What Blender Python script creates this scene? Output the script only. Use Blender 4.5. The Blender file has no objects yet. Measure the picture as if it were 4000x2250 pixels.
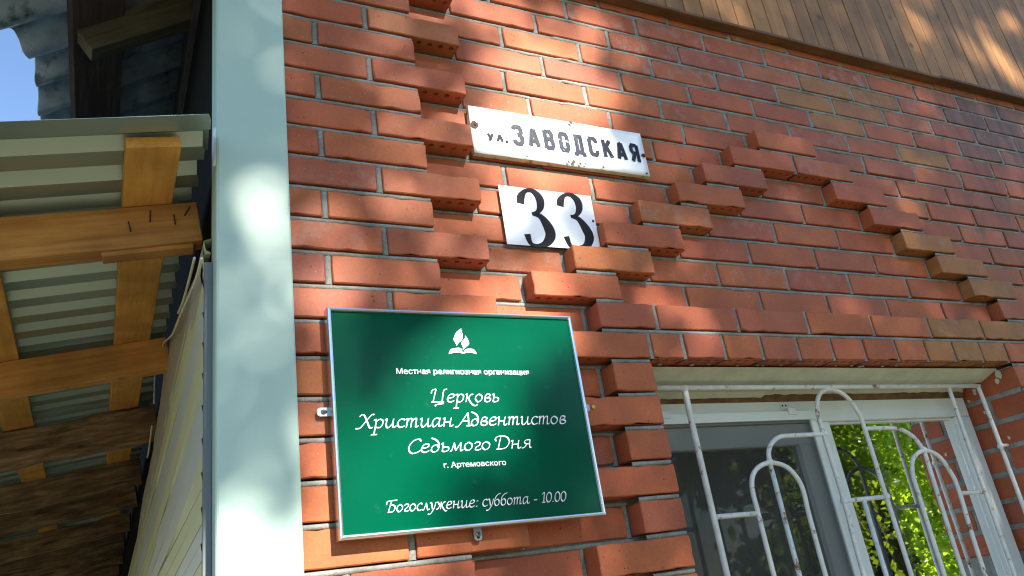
import bpy, bmesh, math, random
from mathutils import Vector, Matrix, noise
S = bpy.context.scene
COL = S.collection
rnd = random.Random(7)

# ------------------------------------------------------------------ camera
CAM = (-0.53966, -1.57313, -1.41225)
R = ((0.89287044, -0.42797478, -0.14007125), (0.04850481, 0.40064611, -0.91494807), (0.4476937, 0.81013596, 0.37848391))
cd = bpy.data.cameras.new('camera'); cam = bpy.data.objects.new('camera', cd); COL.objects.link(cam)
cd.sensor_width = 36; cd.lens = 3104.77 / 4000 * 36; cd.clip_start = .02; cd.clip_end = 500
m = Matrix.Identity(4)
for i in range(3):
    m[i][0] = R[0][i]; m[i][1] = -R[1][i]; m[i][2] = -R[2][i]; m[i][3] = CAM[i]
cam.matrix_world = m
S.camera = cam

# ------------------------------------------------------------------ sky, sun, exposure
SUN = Vector((.24, -1, .66)).normalized()          # towards the sun
w = bpy.data.worlds.new('World'); S.world = w; w.use_nodes = True
nt = w.node_tree; nt.nodes.clear()
sky = nt.nodes.new('ShaderNodeTexSky'); sky.sky_type = 'NISHITA'; sky.sun_disc = False
sky.sun_elevation = math.asin(SUN.z); sky.sun_rotation = math.atan2(SUN.x, SUN.y)
sky.air_density = 1.0; sky.dust_density = .1; sky.ozone_density = 3.0
bg = nt.nodes.new('ShaderNodeBackground'); bg.inputs[1].default_value = .112
wo = nt.nodes.new('ShaderNodeOutputWorld')
tc = nt.nodes.new('ShaderNodeTexCoord'); nz = nt.nodes.new('ShaderNodeTexNoise'); nz.inputs['Scale'].default_value = 3.2; nz.inputs['Detail'].default_value = 6
cr = nt.nodes.new('ShaderNodeValToRGB'); cr.color_ramp.elements[0].position = .56; cr.color_ramp.elements[1].position = .85
mx = nt.nodes.new('ShaderNodeMix'); mx.data_type = 'RGBA'; mx.inputs['B'].default_value = (5.5, 6.0, 6.6, 1)
nt.links.new(tc.outputs['Generated'], nz.inputs['Vector']); nt.links.new(nz.outputs[0], cr.inputs[0])
nt.links.new(cr.outputs[0], mx.inputs['Factor']); nt.links.new(sky.outputs[0], mx.inputs['A'])
nt.links.new(mx.outputs['Result'], bg.inputs[0]); nt.links.new(bg.outputs[0], wo.inputs[0])
sd = bpy.data.lights.new('sun', 'SUN'); sd.energy = 5; sd.angle = math.radians(.53); sd.color = (1, .93, .82)
sun = bpy.data.objects.new('sun', sd); COL.objects.link(sun)
sun.rotation_euler = SUN.to_track_quat('Z', 'Y').to_euler(); sun.location = (2, -8, 5)
S.view_settings.view_transform = 'Standard'; S.view_settings.look = 'None'; S.view_settings.gamma = 1
S.view_settings.use_curve_mapping = False; S.view_settings.exposure = 1.45
S.render.engine = 'CYCLES'; S.cycles.filter_width = 1.15; S.cycles.max_bounces = 6; S.cycles.transparent_max_bounces = 8
GZ = -2.95

# ------------------------------------------------------------------ material helpers
class NT:
    def __init__(s, name):
        s.m = bpy.data.materials.new(name); s.m.use_nodes = True; s.t = s.m.node_tree
        s.b = s.t.nodes['Principled BSDF']; s.o = s.t.nodes['Material Output']
    def n(s, typ, **kw):
        nd = s.t.nodes.new('ShaderNode' + typ)
        for k, v in kw.items():
            if hasattr(nd, k) and k not in nd.inputs: setattr(nd, k, v)
        for k, v in kw.items():
            if k in nd.inputs: nd.inputs[k].default_value = v
        return nd
    def l(s, a, b): s.t.links.new(a, b)
    def coord(s, scale=(1, 1, 1), kind='Object', rnd_off=False):
        tc = s.n('TexCoord'); mp = s.n('Mapping'); mp.inputs['Scale'].default_value = scale
        s.l(tc.outputs[kind], mp.inputs['Vector'])
        if rnd_off:
            oi = s.n('ObjectInfo'); mu = s.n('Math', operation='MULTIPLY'); mu.inputs[1].default_value = 37.
            s.l(oi.outputs['Random'], mu.inputs[0]); s.l(mu.outputs[0], mp.inputs['Location'])
        return mp.outputs[0]
    def noise(s, scale, detail=4, rough=.5, co=None, dist=0):
        nd = s.n('TexNoise'); nd.inputs['Scale'].default_value = scale; nd.inputs['Detail'].default_value = detail
        nd.inputs['Roughness'].default_value = rough; nd.inputs['Distortion'].default_value = dist
        if co is not None: s.l(co, nd.inputs['Vector'])
        return nd.outputs[0]
    def ramp(s, f, *st):
        r = s.n('ValToRGB'); e = r.color_ramp.elements
        while len(e) < len(st): e.new(.5)
        for i, (p, c) in enumerate(st):
            e[i].position = p; e[i].color = c if len(c) == 4 else (*c, 1)
        s.l(f, r.inputs[0]); return r.outputs[0]
    def mix(s, f, a, b, mode='MIX'):
        x = s.n('Mix', data_type='RGBA', blend_type=mode)
        for k, v in (('Factor', f), ('A', a), ('B', b)):
            sock = [i for i in x.inputs if i.name == k and (i.type == 'RGBA' or (k == 'Factor' and i.type == 'VALUE'))][0]
            if isinstance(v, (int, float)): sock.default_value = v
            elif isinstance(v, tuple): sock.default_value = v if len(v) == 4 else (*v, 1)
            else: s.l(v, sock)
        return [o for o in x.outputs if o.type == 'RGBA'][0]
    def bump(s, h, strength=.3, dist=.002):
        b = s.n('Bump'); b.inputs['Strength'].default_value = strength; b.inputs['Distance'].default_value = dist
        s.l(h, b.inputs['Height']); s.l(b.outputs[0], s.b.inputs['Normal']); return b
    def base(s, c):
        if isinstance(c, tuple): s.b.inputs['Base Color'].default_value = (*c, 1)
        else: s.l(c, s.b.inputs['Base Color'])
    def set(s, **kw):
        for k, v in kw.items(): s.b.inputs[k.replace('_', ' ')].default_value = v
W3 = lambda v: (v, v, v)

def mat_brick():
    a = NT('fired_brick'); oi = a.n('ObjectInfo'); co = a.coord(kind='Object', rnd_off=True)
    big = a.noise(9, 3, .5, co); fine = a.noise(160, 3, .6, co); mid = a.noise(38, 4, .6, co)
    c = a.mix(a.ramp(big, (.3, (.78, .78, .80)), (.7, (1.16, 1.1, 1.02))), (0, 0, 0), oi.outputs['Color'], 'MIX')
    c = a.mix(1., oi.outputs['Color'], a.ramp(big, (.3, (.80, .80, .84)), (.7, (1.14, 1.08, 1.0))), 'MULTIPLY')
    c = a.mix(1., c, a.ramp(fine, (.3, W3(.88)), (.75, W3(1.08))), 'MULTIPLY')
    pits = a.n('TexVoronoi'); pits.inputs['Scale'].default_value = 48; a.l(co, pits.inputs['Vector'])
    pm = a.ramp(pits.outputs['Distance'], (.06, W3(1)), (.13, W3(0)))
    pm2 = a.mix(1., pm, a.ramp(mid, (.48, W3(0)), (.58, W3(1))), 'MULTIPLY')
    c = a.mix(pm2, c, (.09, .025, .016))
    # smears and worn mortar film, more on some bricks (alpha)
    eff = a.noise(24, 6, .7, co)
    f = a.ramp(eff, (.5, W3(0)), (.72, W3(1)))
    mu = a.n('Math', operation='MULTIPLY'); a.l(f, mu.inputs[0]); inv = a.n('Math', operation='SUBTRACT'); inv.inputs[0].default_value = 1.0
    a.l(oi.outputs['Alpha'], inv.inputs[1]); a.l(inv.outputs[0], mu.inputs[1])
    c = a.mix(mu.outputs[0], c, (.36, .31, .27))
    sp = a.noise(210, 1, .5, co); c = a.mix(a.ramp(sp, (.74, W3(0)), (.78, W3(.5))), c, (.55, .45, .38))
    # soot and rain streaks, fixed in place on the upper right of the wall
    ge = a.n('NewGeometry'); mp = a.n('Mapping'); mp.inputs['Scale'].default_value = (14, 1, 1.6); a.l(ge.outputs['Position'], mp.inputs['Vector'])
    stn = a.noise(1.0, 5, .6, mp.outputs[0]); gx_ = a.n('SeparateXYZ'); a.l(ge.outputs['Position'], gx_.inputs[0])
    mr = a.n('MapRange'); mr.inputs['From Min'].default_value = 1.9; mr.inputs['From Max'].default_value = 3.0; a.l(gx_.outputs[0], mr.inputs[0])
    sm = a.n('Math', operation='MULTIPLY'); a.l(mr.outputs[0], sm.inputs[0]); a.l(a.ramp(stn, (.42, W3(0)), (.62, W3(.75))), sm.inputs[1])
    c = a.mix(sm.outputs[0], c, (.085, .050, .040))
    mp2 = a.n('Mapping'); mp2.inputs['Scale'].default_value = (3, 3, 3); a.l(ge.outputs['Position'], mp2.inputs['Vector'])
    dst = a.noise(1.0, 6, .65, mp2.outputs[0]); c = a.mix(a.ramp(dst, (.5, W3(0)), (.8, W3(.14))), c, (.36, .22, .14))
    a.base(c); a.set(Roughness=.46); a.b.inputs['Specular IOR Level'].default_value = .15
    h = a.mix(.5, fine, mid); h2 = a.mix(pm2, h, (0, 0, 0)); a.bump(h2, .45, .0016)
    return a.m
def mat_mortar():
    a = NT('cement_mortar'); co = a.coord(kind='Object')
    n1 = a.noise(14, 5, .6, co); n2 = a.noise(220, 4, .7, co); n3 = a.noise(60, 4, .6, co)
    c = a.ramp(n1, (.3, (.17, .175, .145)), (.55, (.29, .29, .265)), (.8, (.39, .39, .36)))
    c = a.mix(1., c, a.ramp(n2, (.3, W3(.7)), (.7, W3(1.15))), 'MULTIPLY')
    c = a.mix(a.ramp(n3, (.62, W3(0)), (.75, W3(.6))), c, (.10, .11, .05))
    a.base(c); a.set(Roughness=.95); a.bump(a.mix(.5, n2, n3), .9, .004); return a.m
def mat_wood(name, c1, c2, c3, grain=(60, 4, 60), knots=.5, rough=.6, bumpd=.001, axis_rand=True):
    a = NT(name); co = a.coord(scale=grain, kind='Object', rnd_off=True); co2 = a.coord(kind='Object', rnd_off=True)
    g = a.noise(1, 6, .65, co, .4); b = a.noise(7, 3, .5, co2)
    c = a.ramp(g, (.3, c1), (.52, c2), (.75, c3))
    c = a.mix(1., c, a.ramp(b, (.3, W3(.72)), (.7, W3(1.15))), 'MULTIPLY')
    oi = a.n('ObjectInfo'); rr = a.ramp(oi.outputs['Random'], (0, W3(.8)), (1, (1.15, 1.1, 1.05)))
    c = a.mix(1., c, rr, 'MULTIPLY')
    v = a.n('TexVoronoi'); v.inputs['Scale'].default_value = 5; a.l(co2, v.inputs['Vector'])
    c = a.mix(a.ramp(v.outputs['Distance'], (.04, W3(knots)), (.10, W3(0))), c, tuple(x * .35 for x in c1))
    a.base(c); a.set(Roughness=rough); a.b.inputs['Specular IOR Level'].default_value = .2; a.bump(g, .5, bumpd); return a.m
def mat_plain(name, col, rough=.5, metal=0, var=.12, scale=12, bump=0, spec=.5, dirt=None, dirt_t=(.6, .75), dscale=20):
    a = NT(name); co = a.coord(kind='Object')
    n1 = a.noise(scale, 4, .55, co); c = a.mix(1., col, a.ramp(n1, (.3, W3(1 - var)), (.7, W3(1 + var))), 'MULTIPLY')
    if dirt:
        n2 = a.noise(dscale, 6, .7, co); c = a.mix(a.ramp(n2, (dirt_t[0], W3(0)), (dirt_t[1], W3(1))), c, dirt)
    a.base(c); a.set(Roughness=rough, Metallic=metal); a.b.inputs['Specular IOR Level'].default_value = spec
    if bump: a.bump(a.noise(120, 4, .6, co), .4, bump)
    return a.m

M = {}
M['brick'] = mat_brick(); M['mortar'] = mat_mortar()
M['trim'] = mat_plain('pale_green_painted_steel', (.42, .56, .485), .42, 0, .03, 2, 0, .5)
M['zinc'] = mat_plain('bright_zinc', (.30, .31, .32), .3, 1, .05)
M['alu'] = mat_plain('brushed_aluminium', (.72, .73, .74), .25, 1, .05)
M['enamel'] = mat_plain('white_enamel', (.80, .82, .86), .22, 0, .03, 8, 0, .5, (.30, .17, .08), (.72, .8), 9)
M['enamel_edge'] = mat_plain('yellowed_enamel_flange', (.52, .50, .34), .4, 0, .2, 20, .001, .5, (.10, .05, .03), (.55, .65), 22)
M['rust'] = mat_plain('dark_rust', (.07, .035, .02), .8, 0, .3, 60, .001)
M['plate'] = mat_plain('white_plate_paint', (.72, .75, .82), .3, 0, .02, 5)
M['black'] = mat_plain('black_vinyl', (.010, .009, .015), .5, 0, .1, 12, 0, .12)
M['print_white'] = mat_plain('white_print', (.80, .82, .85), .25, 0, .0, 5)
M['yellow'] = mat_plain('yellow_plastic', (.65, .42, .02), .5)
M['pvc'] = mat_plain('white_pvc', (.66, .70, .68), .3, 0, .03, 5, 0, .5, (.35, .34, .28), (.7, .85), 14)
M['plaster'] = mat_plain('cream_plaster', (.56, .57, .46), .85, 0, .12, 12, .002, .3, (.33, .27, .17), (.68, .8), 25)
M['grille'] = mat_plain('chipped_white_paint', (.66, .66, .62), .55, 0, .10, 30, .002, .4, (.22, .09, .03), (.575, .64), 22)
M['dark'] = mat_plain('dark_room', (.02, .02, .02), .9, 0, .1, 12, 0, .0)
M['blind'] = mat_plain('grey_blind', (.30, .29, .27), .8, 0, .1)
M['mould'] = mat_plain('foam_and_wood_packing', (.16, .085, .035), .95, 0, .4, 30, .004)
M['cable'] = mat_plain('white_cable', (.62, .60, .48), .5)
M['film'] = mat_plain('grey_film', (.36, .35, .30), .45, 0, .1, 5, .003)
M['siding'] = mat_plain('greenish_siding', (.50, .53, .34), .45, 0, .06, 3, .0, .5, (.14, .11, .06), (.72, .8), 12)
M['channel'] = mat_plain('bluish_grey_channel', (.12, .15, .16), .5, 0, .05, 3)
M['siding_grey'] = mat_plain('greyish_siding', (.46, .52, .50), .4, 0, .05, 3)
M['sheet'] = mat_plain('grey_green_profiled_steel', (.36, .44, .39), .32, .6, .06, 3, 0, .5)
M['slate'] = mat_plain('weathered_slate', (.34, .38, .39), .9, 0, .3, 14, .003, .3, (.07, .09, .05), (.55, .7), 9)
M['nail'] = mat_plain('rusty_nail', (.06, .03, .025), .6, .5)
M['clad'] = mat_wood('varnished_cladding', (.25, .115, .036), (.34, .165, .054), (.42, .22, .075), (30, 30, 1.6), .8, .5)
M['cladtrim'] = mat_wood('brown_trim', (.12, .058, .024), (.17, .085, .036), (.20, .105, .045), (3, 60, 60), .2, .55)
M['fresh_x'] = mat_wood('fresh_pine_rafter', (.44, .20, .050), (.58, .29, .085), (.66, .37, .12), (4, 70, 70), .6, .6)
M['fresh_y'] = mat_wood('fresh_pine_board', (.52, .26, .055), (.64, .33, .085), (.70, .40, .12), (70, 4, 70), .5, .6)
M['old_x'] = mat_wood('weathered_rafter', (.28, .13, .035), (.40, .20, .06), (.48, .26, .09), (4, 60, 60), .5, .7)
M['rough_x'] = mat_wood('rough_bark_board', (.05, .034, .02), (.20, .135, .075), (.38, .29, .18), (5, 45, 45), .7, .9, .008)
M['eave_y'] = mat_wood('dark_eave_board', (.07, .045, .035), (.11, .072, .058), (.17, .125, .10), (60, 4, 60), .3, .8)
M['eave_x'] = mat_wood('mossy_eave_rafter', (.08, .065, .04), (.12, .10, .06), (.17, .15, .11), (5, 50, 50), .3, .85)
M['ground'] = mat_plain('ground_grass_soil', (.19, .17, .105), .95, 0, .4, 3, .01)
M['bark'] = mat_plain('tree_bark', (.09, .075, .055), .9, 0, .3, 20, .01)

def mat_green():
    a = NT('green_print'); co = a.coord(kind='Object'); n = a.noise(60, 5, .7, co)
    a.base(a.mix(a.ramp(n, (.62, W3(0)), (.80, W3(.16))), (.000, .072, .036), (.12, .22, .19)))
    a.set(Roughness=.14); a.b.inputs['Specular IOR Level'].default_value = .12
    return a.m
M['green'] = mat_green()
def mat_letter():      # navy paint: paler grey-blue towards mid-plate, worn thin spots let the enamel through
    a = NT('navy_paint'); co = a.coord(kind='Object'); n = a.noise(75, 6, .7, co)
    x = a.n('SeparateXYZ'); a.l(co, x.inputs[0])
    mr = a.n('MapRange'); mr.inputs['From Min'].default_value = .0; mr.inputs['From Max'].default_value = .16
    ab = a.n('Math', operation='ABSOLUTE'); a.l(x.outputs[0], ab.inputs[0]); a.l(ab.outputs[0], mr.inputs[0])
    mid_fac = a.n('Math', operation='SUBTRACT'); mid_fac.inputs[0].default_value = 1; a.l(mr.outputs[0], mid_fac.inputs[1])
    m2 = a.n('MapRange'); m2.inputs['From Min'].default_value = .02; m2.inputs['From Max'].default_value = .075; m2.inputs['To Min'].default_value = 1; m2.inputs['To Max'].default_value = 0; a.l(ab.outputs[0], m2.inputs[0])
    mid_tone = a.mix(mid_fac.outputs[0], (.012, .016, .028), (.024, .030, .050))
    ad = a.n('Math', operation='MULTIPLY_ADD'); ad.inputs[1].default_value = .09; a.l(m2.outputs[0], ad.inputs[0]); a.l(n, ad.inputs[2])
    c = a.mix(a.ramp(ad.outputs[0], (.67, W3(0)), (.74, W3(.6))), mid_tone, (.66, .66, .68))
    a.base(c); a.set(Roughness=.4); a.b.inputs['Specular IOR Level'].default_value = .15; return a.m
M['letter'] = mat_letter()
def mat_glass(name, refl, tint):
    a = NT(name); a.t.nodes.remove(a.b)
    g = a.n('BsdfGlossy'); g.inputs['Roughness'].default_value = .015; g.inputs['Color'].default_value = (1, 1, 1, 1)
    tr = a.n('BsdfTransparent'); tr.inputs['Color'].default_value = (*tint, 1)
    lw = a.n('LayerWeight'); lw.inputs['Blend'].default_value = refl
    ms = a.n('MixShader'); a.l(lw.outputs['Fresnel'], ms.inputs[0]); a.l(tr.outputs[0], ms.inputs[1]); a.l(g.outputs[0], ms.inputs[2])
    a.l(ms.outputs[0], a.o.inputs['Surface']); return a.m
M['glass'] = mat_glass('window_glass', .215, (.75, .8, .78)); M['glass2'] = mat_glass('screened_glass', .24, (.6, .64, .62))
def mat_screen():
    a = NT('insect_mesh'); a.t.nodes.remove(a.b)
    d = a.n('BsdfDiffuse'); d.inputs['Color'].default_value = (.060, .060, .056, 1)
    tr = a.n('BsdfTransparent'); ms = a.n('MixShader'); ms.inputs[0].default_value = .52
    a.l(tr.outputs[0], ms.inputs[1]); a.l(d.outputs[0], ms.inputs[2]); a.l(ms.outputs[0], a.o.inputs['Surface']); return a.m
M['screen'] = mat_screen()
def mat_leaf(name, col, trans):
    a = NT(name); a.t.nodes.remove(a.b); co = a.coord(kind='Object'); n = a.noise(3, 3, .6, co)
    k = a.ramp(n, (.3, W3(.6)), (.7, W3(1.3)))
    d = a.n('BsdfDiffuse'); a.l(a.mix(1., col, k, 'MULTIPLY'), d.inputs['Color'])
    t = a.n('BsdfTranslucent'); a.l(a.mix(1., trans, k, 'MULTIPLY'), t.inputs['Color'])
    g = a.n('BsdfGlossy'); g.inputs['Roughness'].default_value = .35
    ms = a.n('MixShader'); ms.inputs[0].default_value = .5; a.l(d.outputs[0], ms.inputs[1]); a.l(t.outputs[0], ms.inputs[2])
    m2 = a.n('MixShader'); m2.inputs[0].default_value = .05; a.l(ms.outputs[0], m2.inputs[1]); a.l(g.outputs[0], m2.inputs[2])
    a.l(m2.outputs[0], a.o.inputs['Surface']); return a.m
M['leaf'] = mat_leaf('tree_leaves', (.06, .11, .02), (.16, .32, .03))
M['leaf2'] = mat_leaf('bright_tree_leaves', (.10, .17, .02), (.62, .90, .04))
def mat_curtain():
    a = NT('striped_curtain'); co = a.coord(kind='Object'); wv = a.n('TexWave'); wv.inputs['Scale'].default_value = 9; wv.inputs['Distortion'].default_value = .6
    a.l(co, wv.inputs['Vector']); a.base(a.ramp(wv.outputs[0], (.3, (.035, .03, .035)), (.8, (.13, .12, .13)))); a.set(Roughness=.9); return a.m
M['curtain'] = mat_curtain()

# ------------------------------------------------------------------ object helpers
def mesh_obj(name, verts, faces, mat, parent=None, loc=(0, 0, 0), smooth=False, color=None):
    me = bpy.data.meshes.new(name); me.from_pydata([tuple(v) for v in verts], [], faces)
    bm = bmesh.new(); bm.from_mesh(me); bmesh.ops.recalc_face_normals(bm, faces=bm.faces); bm.to_mesh(me); bm.free()
    if smooth: me.shade_smooth()
    me.materials.append(M[mat] if isinstance(mat, str) else mat)
    o = bpy.data.objects.new(name, me); COL.objects.link(o); o.location = loc
    if parent: o.parent = parent
    if color: o.color = color
    return o
def tag(o, label=None, cat=None, group=None, kind=None):
    for k, v in (('label', label), ('category', cat), ('group', group), ('kind', kind)):
        if v: o[k] = v
    return o
def empty(name, loc, label, cat, group=None):
    o = bpy.data.objects.new(name, None); COL.objects.link(o); o.location = loc; o.empty_display_size = .05
    o['org'] = 0; del o['org']
    return tag(o, label, cat, group)
def bevel_box(x0, x1, y0, y1, z0, z1, b=.001, jit=0, r=rnd):
    """box about its own centre with bevelled edges, as bmesh data"""
    bm = bmesh.new(); bmesh.ops.create_cube(bm, size=1)
    for v in bm.verts: v.co = Vector((v.co.x * (x1 - x0), v.co.y * (y1 - y0), v.co.z * (z1 - z0)))
    if b: bmesh.ops.bevel(bm, geom=list(bm.edges), offset=b, segments=1, affect='EDGES')
    if jit:
        for v in bm.verts: v.co += Vector([r.uniform(-jit, jit) for _ in range(3)])
    vs = [v.co.copy() for v in bm.verts]; fs = [[v.index for v in f.verts] for f in bm.faces]; bm.free()
    return vs, fs
def box(name, x0, x1, y0, y1, z0, z1, mat, parent=None, b=.001, jit=0):
    vs, fs = bevel_box(x0, x1, y0, y1, z0, z1, b, jit)
    c = Vector(((x0 + x1) / 2, (y0 + y1) / 2, (z0 + z1) / 2))
    if parent: c = c - parent.location
    return mesh_obj(name, vs, fs, mat, parent, c)
def frame_box(name, org, ex, ey, ez, mat, parent=None, b=.001, jit=0, wob=0, nseg=1):
    """box whose edges are the given vectors from org (world)"""
    c = org + (ex + ey + ez) / 2
    bm = bmesh.new()
    lx, ly, lz = ex.length, ey.length, ez.length
    bmesh.ops.create_cube(bm, size=1)
    for v in bm.verts: v.co = Vector((v.co.x * lx, v.co.y * ly, v.co.z * lz))
    if b: bmesh.ops.bevel(bm, geom=list(bm.edges), offset=b, segments=1, affect='EDGES')
    if nseg > 1:
        ax = max(range(3), key=lambda i: (lx, ly, lz)[i]); L = (lx, ly, lz)[ax]
        for k in range(1, nseg):
            n = Vector((0, 0, 0)); n[ax] = 1; p = Vector((0, 0, 0)); p[ax] = -L / 2 + L * k / nseg
            bmesh.ops.bisect_plane(bm, geom=bm.verts[:] + bm.edges[:] + bm.faces[:], plane_co=p, plane_no=n)
    sd_ = rnd.random() * 100
    for v in bm.verts:
        if wob:
            q = v.co * 6 + Vector((sd_, 0, 0)); v.co += noise.noise_vector(q) * wob
        if jit: v.co += Vector([rnd.uniform(-jit, jit) for _ in range(3)])
    rot = Matrix((ex.normalized(), ey.normalized(), ez.normalized())).transposed()
    vs = [v.co.copy() for v in bm.verts]; fs = [[v.index for v in f.verts] for f in bm.faces]; bm.free()
    o = mesh_obj(name, vs, fs, mat)
    o.rotation_euler = rot.to_euler(); o.location = c
    if parent: o.parent = parent; o.location = c - parent.location
    return o
def tube_data(pts, r, n=8, caps=True):
    pts = [Vector(p) for p in pts]; vs, fs = [], []
    up = None
    for i, p in enumerate(pts):
        t = (pts[min(i + 1, len(pts) - 1)] - pts[max(i - 1, 0)]).normalized()
        if up is None: up = t.orthogonal().normalized()
        up = (up - t * up.dot(t)).normalized(); s = t.cross(up)
        rr = r[i] if isinstance(r, (list, tuple)) else r
        for k in range(n):
            a = 2 * math.pi * k / n; vs.append(p + (up * math.cos(a) + s * math.sin(a)) * rr)
        if i:
            for k in range(n):
                a0 = (i - 1) * n + k; a1 = (i - 1) * n + (k + 1) % n
                fs.append([a0, a1, a1 + n, a0 + n])
    if caps: fs.append(list(range(n - 1, -1, -1))); fs.append([len(vs) - n + k for k in range(n)])
    return vs, fs
def tube(name, pts, r, mat, parent=None, n=8):
    vs, fs = tube_data(pts, r, n); off = Vector(parent.location) if parent else Vector(pts[0])
    return mesh_obj(name, [v - off for v in vs], fs, mat, parent, (0, 0, 0) if parent else tuple(off), smooth=True)
def spline(P, sub=6):
    P = [Vector(p) for p in P]; out = []
    for i in range(len(P) - 1):
        p0 = P[max(i - 1, 0)]; p1 = P[i]; p2 = P[i + 1]; p3 = P[min(i + 2, len(P) - 1)]
        for k in range(sub):
            t = k / sub
            out.append(.5 * ((2 * p1) + (p2 - p0) * t + (2 * p0 - 5 * p1 + 4 * p2 - p3) * t * t + (3 * p1 - p0 - 3 * p2 + p3) * t ** 3))
    out.append(P[-1]); return out

# ------------------------------------------------------------------ ground
NG = 40
gv = []; gf = []
for i in range(NG + 1):
    for j in range(NG + 1):
        X = (i / NG - .5); Y = (j / NG - .5); X = math.copysign(abs(X * 2) ** 3, X) * 200; Y = math.copysign(abs(Y * 2) ** 3, Y) * 200
        gv.append((X, Y, GZ + .04 * noise.noise(Vector((X, Y, 0)) * .4)))
for i in range(NG):
    for j in range(NG):
        a = i * (NG + 1) + j; gf.append([a, a + NG + 1, a + NG + 2, a + 1])
tag(mesh_obj('ground', gv, gf, 'ground', smooth=True), kind='structure')

# ------------------------------------------------------------------ the brick wall
C = .0797; D1 = -.049; DT = -.041
ZJ = {k: -C * k for k in range(-9, 12)}
ZJ.update({12: -.962, 13: -1.044, 14: -1.127, 15: -1.207, 16: -1.291, 17: -1.373, 18: -1.455, 19: -1.536, 20: -1.617})
wall = empty('brick_wall', (0, 0, GZ), 'red brick wall with raised zigzag brick pattern behind the street plates', 'wall')
JV = .0143
def brick_color(x, k, raised=False):
    r = rnd.random()
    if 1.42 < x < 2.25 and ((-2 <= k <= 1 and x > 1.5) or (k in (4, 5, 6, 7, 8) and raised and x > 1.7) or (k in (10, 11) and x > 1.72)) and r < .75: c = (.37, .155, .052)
    elif r < .2: c = (.385, .110, .060)
    elif r < .35: c = (.43, .136, .053)
    else: c = (.425, .120, .053)
    f = rnd.uniform(.93, 1.07)
    eff = 0.0
    if k < 0 and x > .7: eff = rnd.uniform(.2, .8) * (.5 if rnd.random() < .4 else 1)
    elif rnd.random() < .12: eff = .35
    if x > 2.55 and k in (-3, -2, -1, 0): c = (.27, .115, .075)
    return (c[0] * f, c[1] * f * rnd.uniform(.95, 1.05), c[2] * f, 1 - eff)
def make_brick(x0, x1, zb, zt, yf, dep=.12, holes=False, color=None, name='brick', cr=.003):
    r = random.Random(rnd.random()); bv = .0022
    cx = (x0 + x1) / 2; cz = (zb + zt) / 2; hx = (x1 - x0) / 2; hz = (zt - zb) / 2
    ring = []; cr_ = cr
    nh = max(4, int((x1 - x0) / .024)); nv = 3
    def side(ax, ay, bx, by, n):
        for i in range(n):
            t = i / n
            if i == 0: t = .0 + cr_ / math.hypot(bx - ax, by - ay)
            ring.append([ax + (bx - ax) * t, ay + (by - ay) * t])
        t = 1 - cr_ / math.hypot(bx - ax, by - ay); ring.append([ax + (bx - ax) * t, ay + (by - ay) * t])
    sx = r.uniform(-.0015, .0015)
    side(-hx, -hz, hx, -hz + sx, nh); side(hx, -hz + sx, hx, hz + sx, nv); side(hx, hz + sx, -hx, hz, nh); side(-hx, hz, -hx, -hz, nv)
    for p in ring:
        q = .0008
        if r.random() < .09: q = r.choice((.0022, .0034)); p[0] -= math.copysign(q, p[0]) * .6; p[1] -= math.copysign(q, p[1])
        p[0] += r.uniform(-.0007, .0007); p[1] += r.uniform(-.0006, .0006)
    n = len(ring); vs = []
    tx = r.uniform(-.004, .004); tz = r.uniform(-.012, .012)      # the face a little out of true
    for (x, z) in ring: vs.append((x, yf + bv + tx * x + tz * z, z))
    for (x, z) in ring: vs.append((x - math.copysign(bv, x) * min(1, abs(x) / hx + .0), yf + tx * x + tz * z, z - math.copysign(bv, z) * (1 if abs(z) > hz * .9 else abs(z) / hz)))
    for (x, z) in ring: vs.append((x, yf + dep, z))
    fs = [[n + i for i in range(n)]]
    for i in range(n):
        j = (i + 1) % n; fs.append([i, j, n + j, n + i])
        if holes and i < nh: continue
        fs.append([i, 2 * n + i, 2 * n + j, j])
    fs.append([2 * n + i for i in range(n - 1, -1, -1)])
    if holes:                                                     # cored underside: one row of holes near the face
        y0 = yf + .0045; y1 = yf + .036; z = -hz; nc = max(3, round((x1 - x0) / .031)); cw = (x1 - x0 - .004) / nc
        def q(*p):
            b0 = len(vs); vs.extend(p); fs.append([b0 + i for i in range(len(p))])
        q((-hx, yf + bv, z), (hx, yf + bv, z), (hx, y0, z), (-hx, y0, z)); q((-hx, y1, z), (hx, y1, z), (hx, yf + dep, z), (-hx, yf + dep, z))
        q((-hx, y0, z), (-hx + .002, y0, z), (-hx + .002, y1, z), (-hx, y1, z)); q((hx - .002, y0, z), (hx, y0, z), (hx, y1, z), (hx - .002, y1, z))
        for c in range(nc):
            xa = -hx + .002 + c * cw; ccx = xa + cw / 2; ccy = (y0 + y1) / 2; rr = .0072 * r.uniform(.85, 1.1)
            sq = [(xa, y0), (ccx, y0), (xa + cw, y0), (xa + cw, ccy), (xa + cw, y1), (ccx, y1), (xa, y1), (xa, ccy)]
            an = [225, 270, 315, 0, 45, 90, 135, 180]
            ci = [(ccx + rr * math.cos(math.radians(t)), ccy + rr * math.sin(math.radians(t))) for t in an]
            b0 = len(vs); dz = r.choice((.004, .03, .03, .012))
            vs.extend([(p[0], p[1], z) for p in sq]); vs.extend([(p[0], p[1], z) for p in ci]); vs.extend([(p[0], p[1], z + dz) for p in ci])
            for i in range(8):
                j = (i + 1) % 8; fs.append([b0 + i, b0 + j, b0 + 8 + j, b0 + 8 + i]); fs.append([b0 + 8 + i, b0 + 8 + j, b0 + 16 + j, b0 + 16 + i])
            fs.append([b0 + 16 + i for i in range(8)])
    return mesh_obj(name, vs, fs, 'brick', wall, Vector((cx, 0, cz)) - wall.location, color=color)
nb = 0
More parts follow.
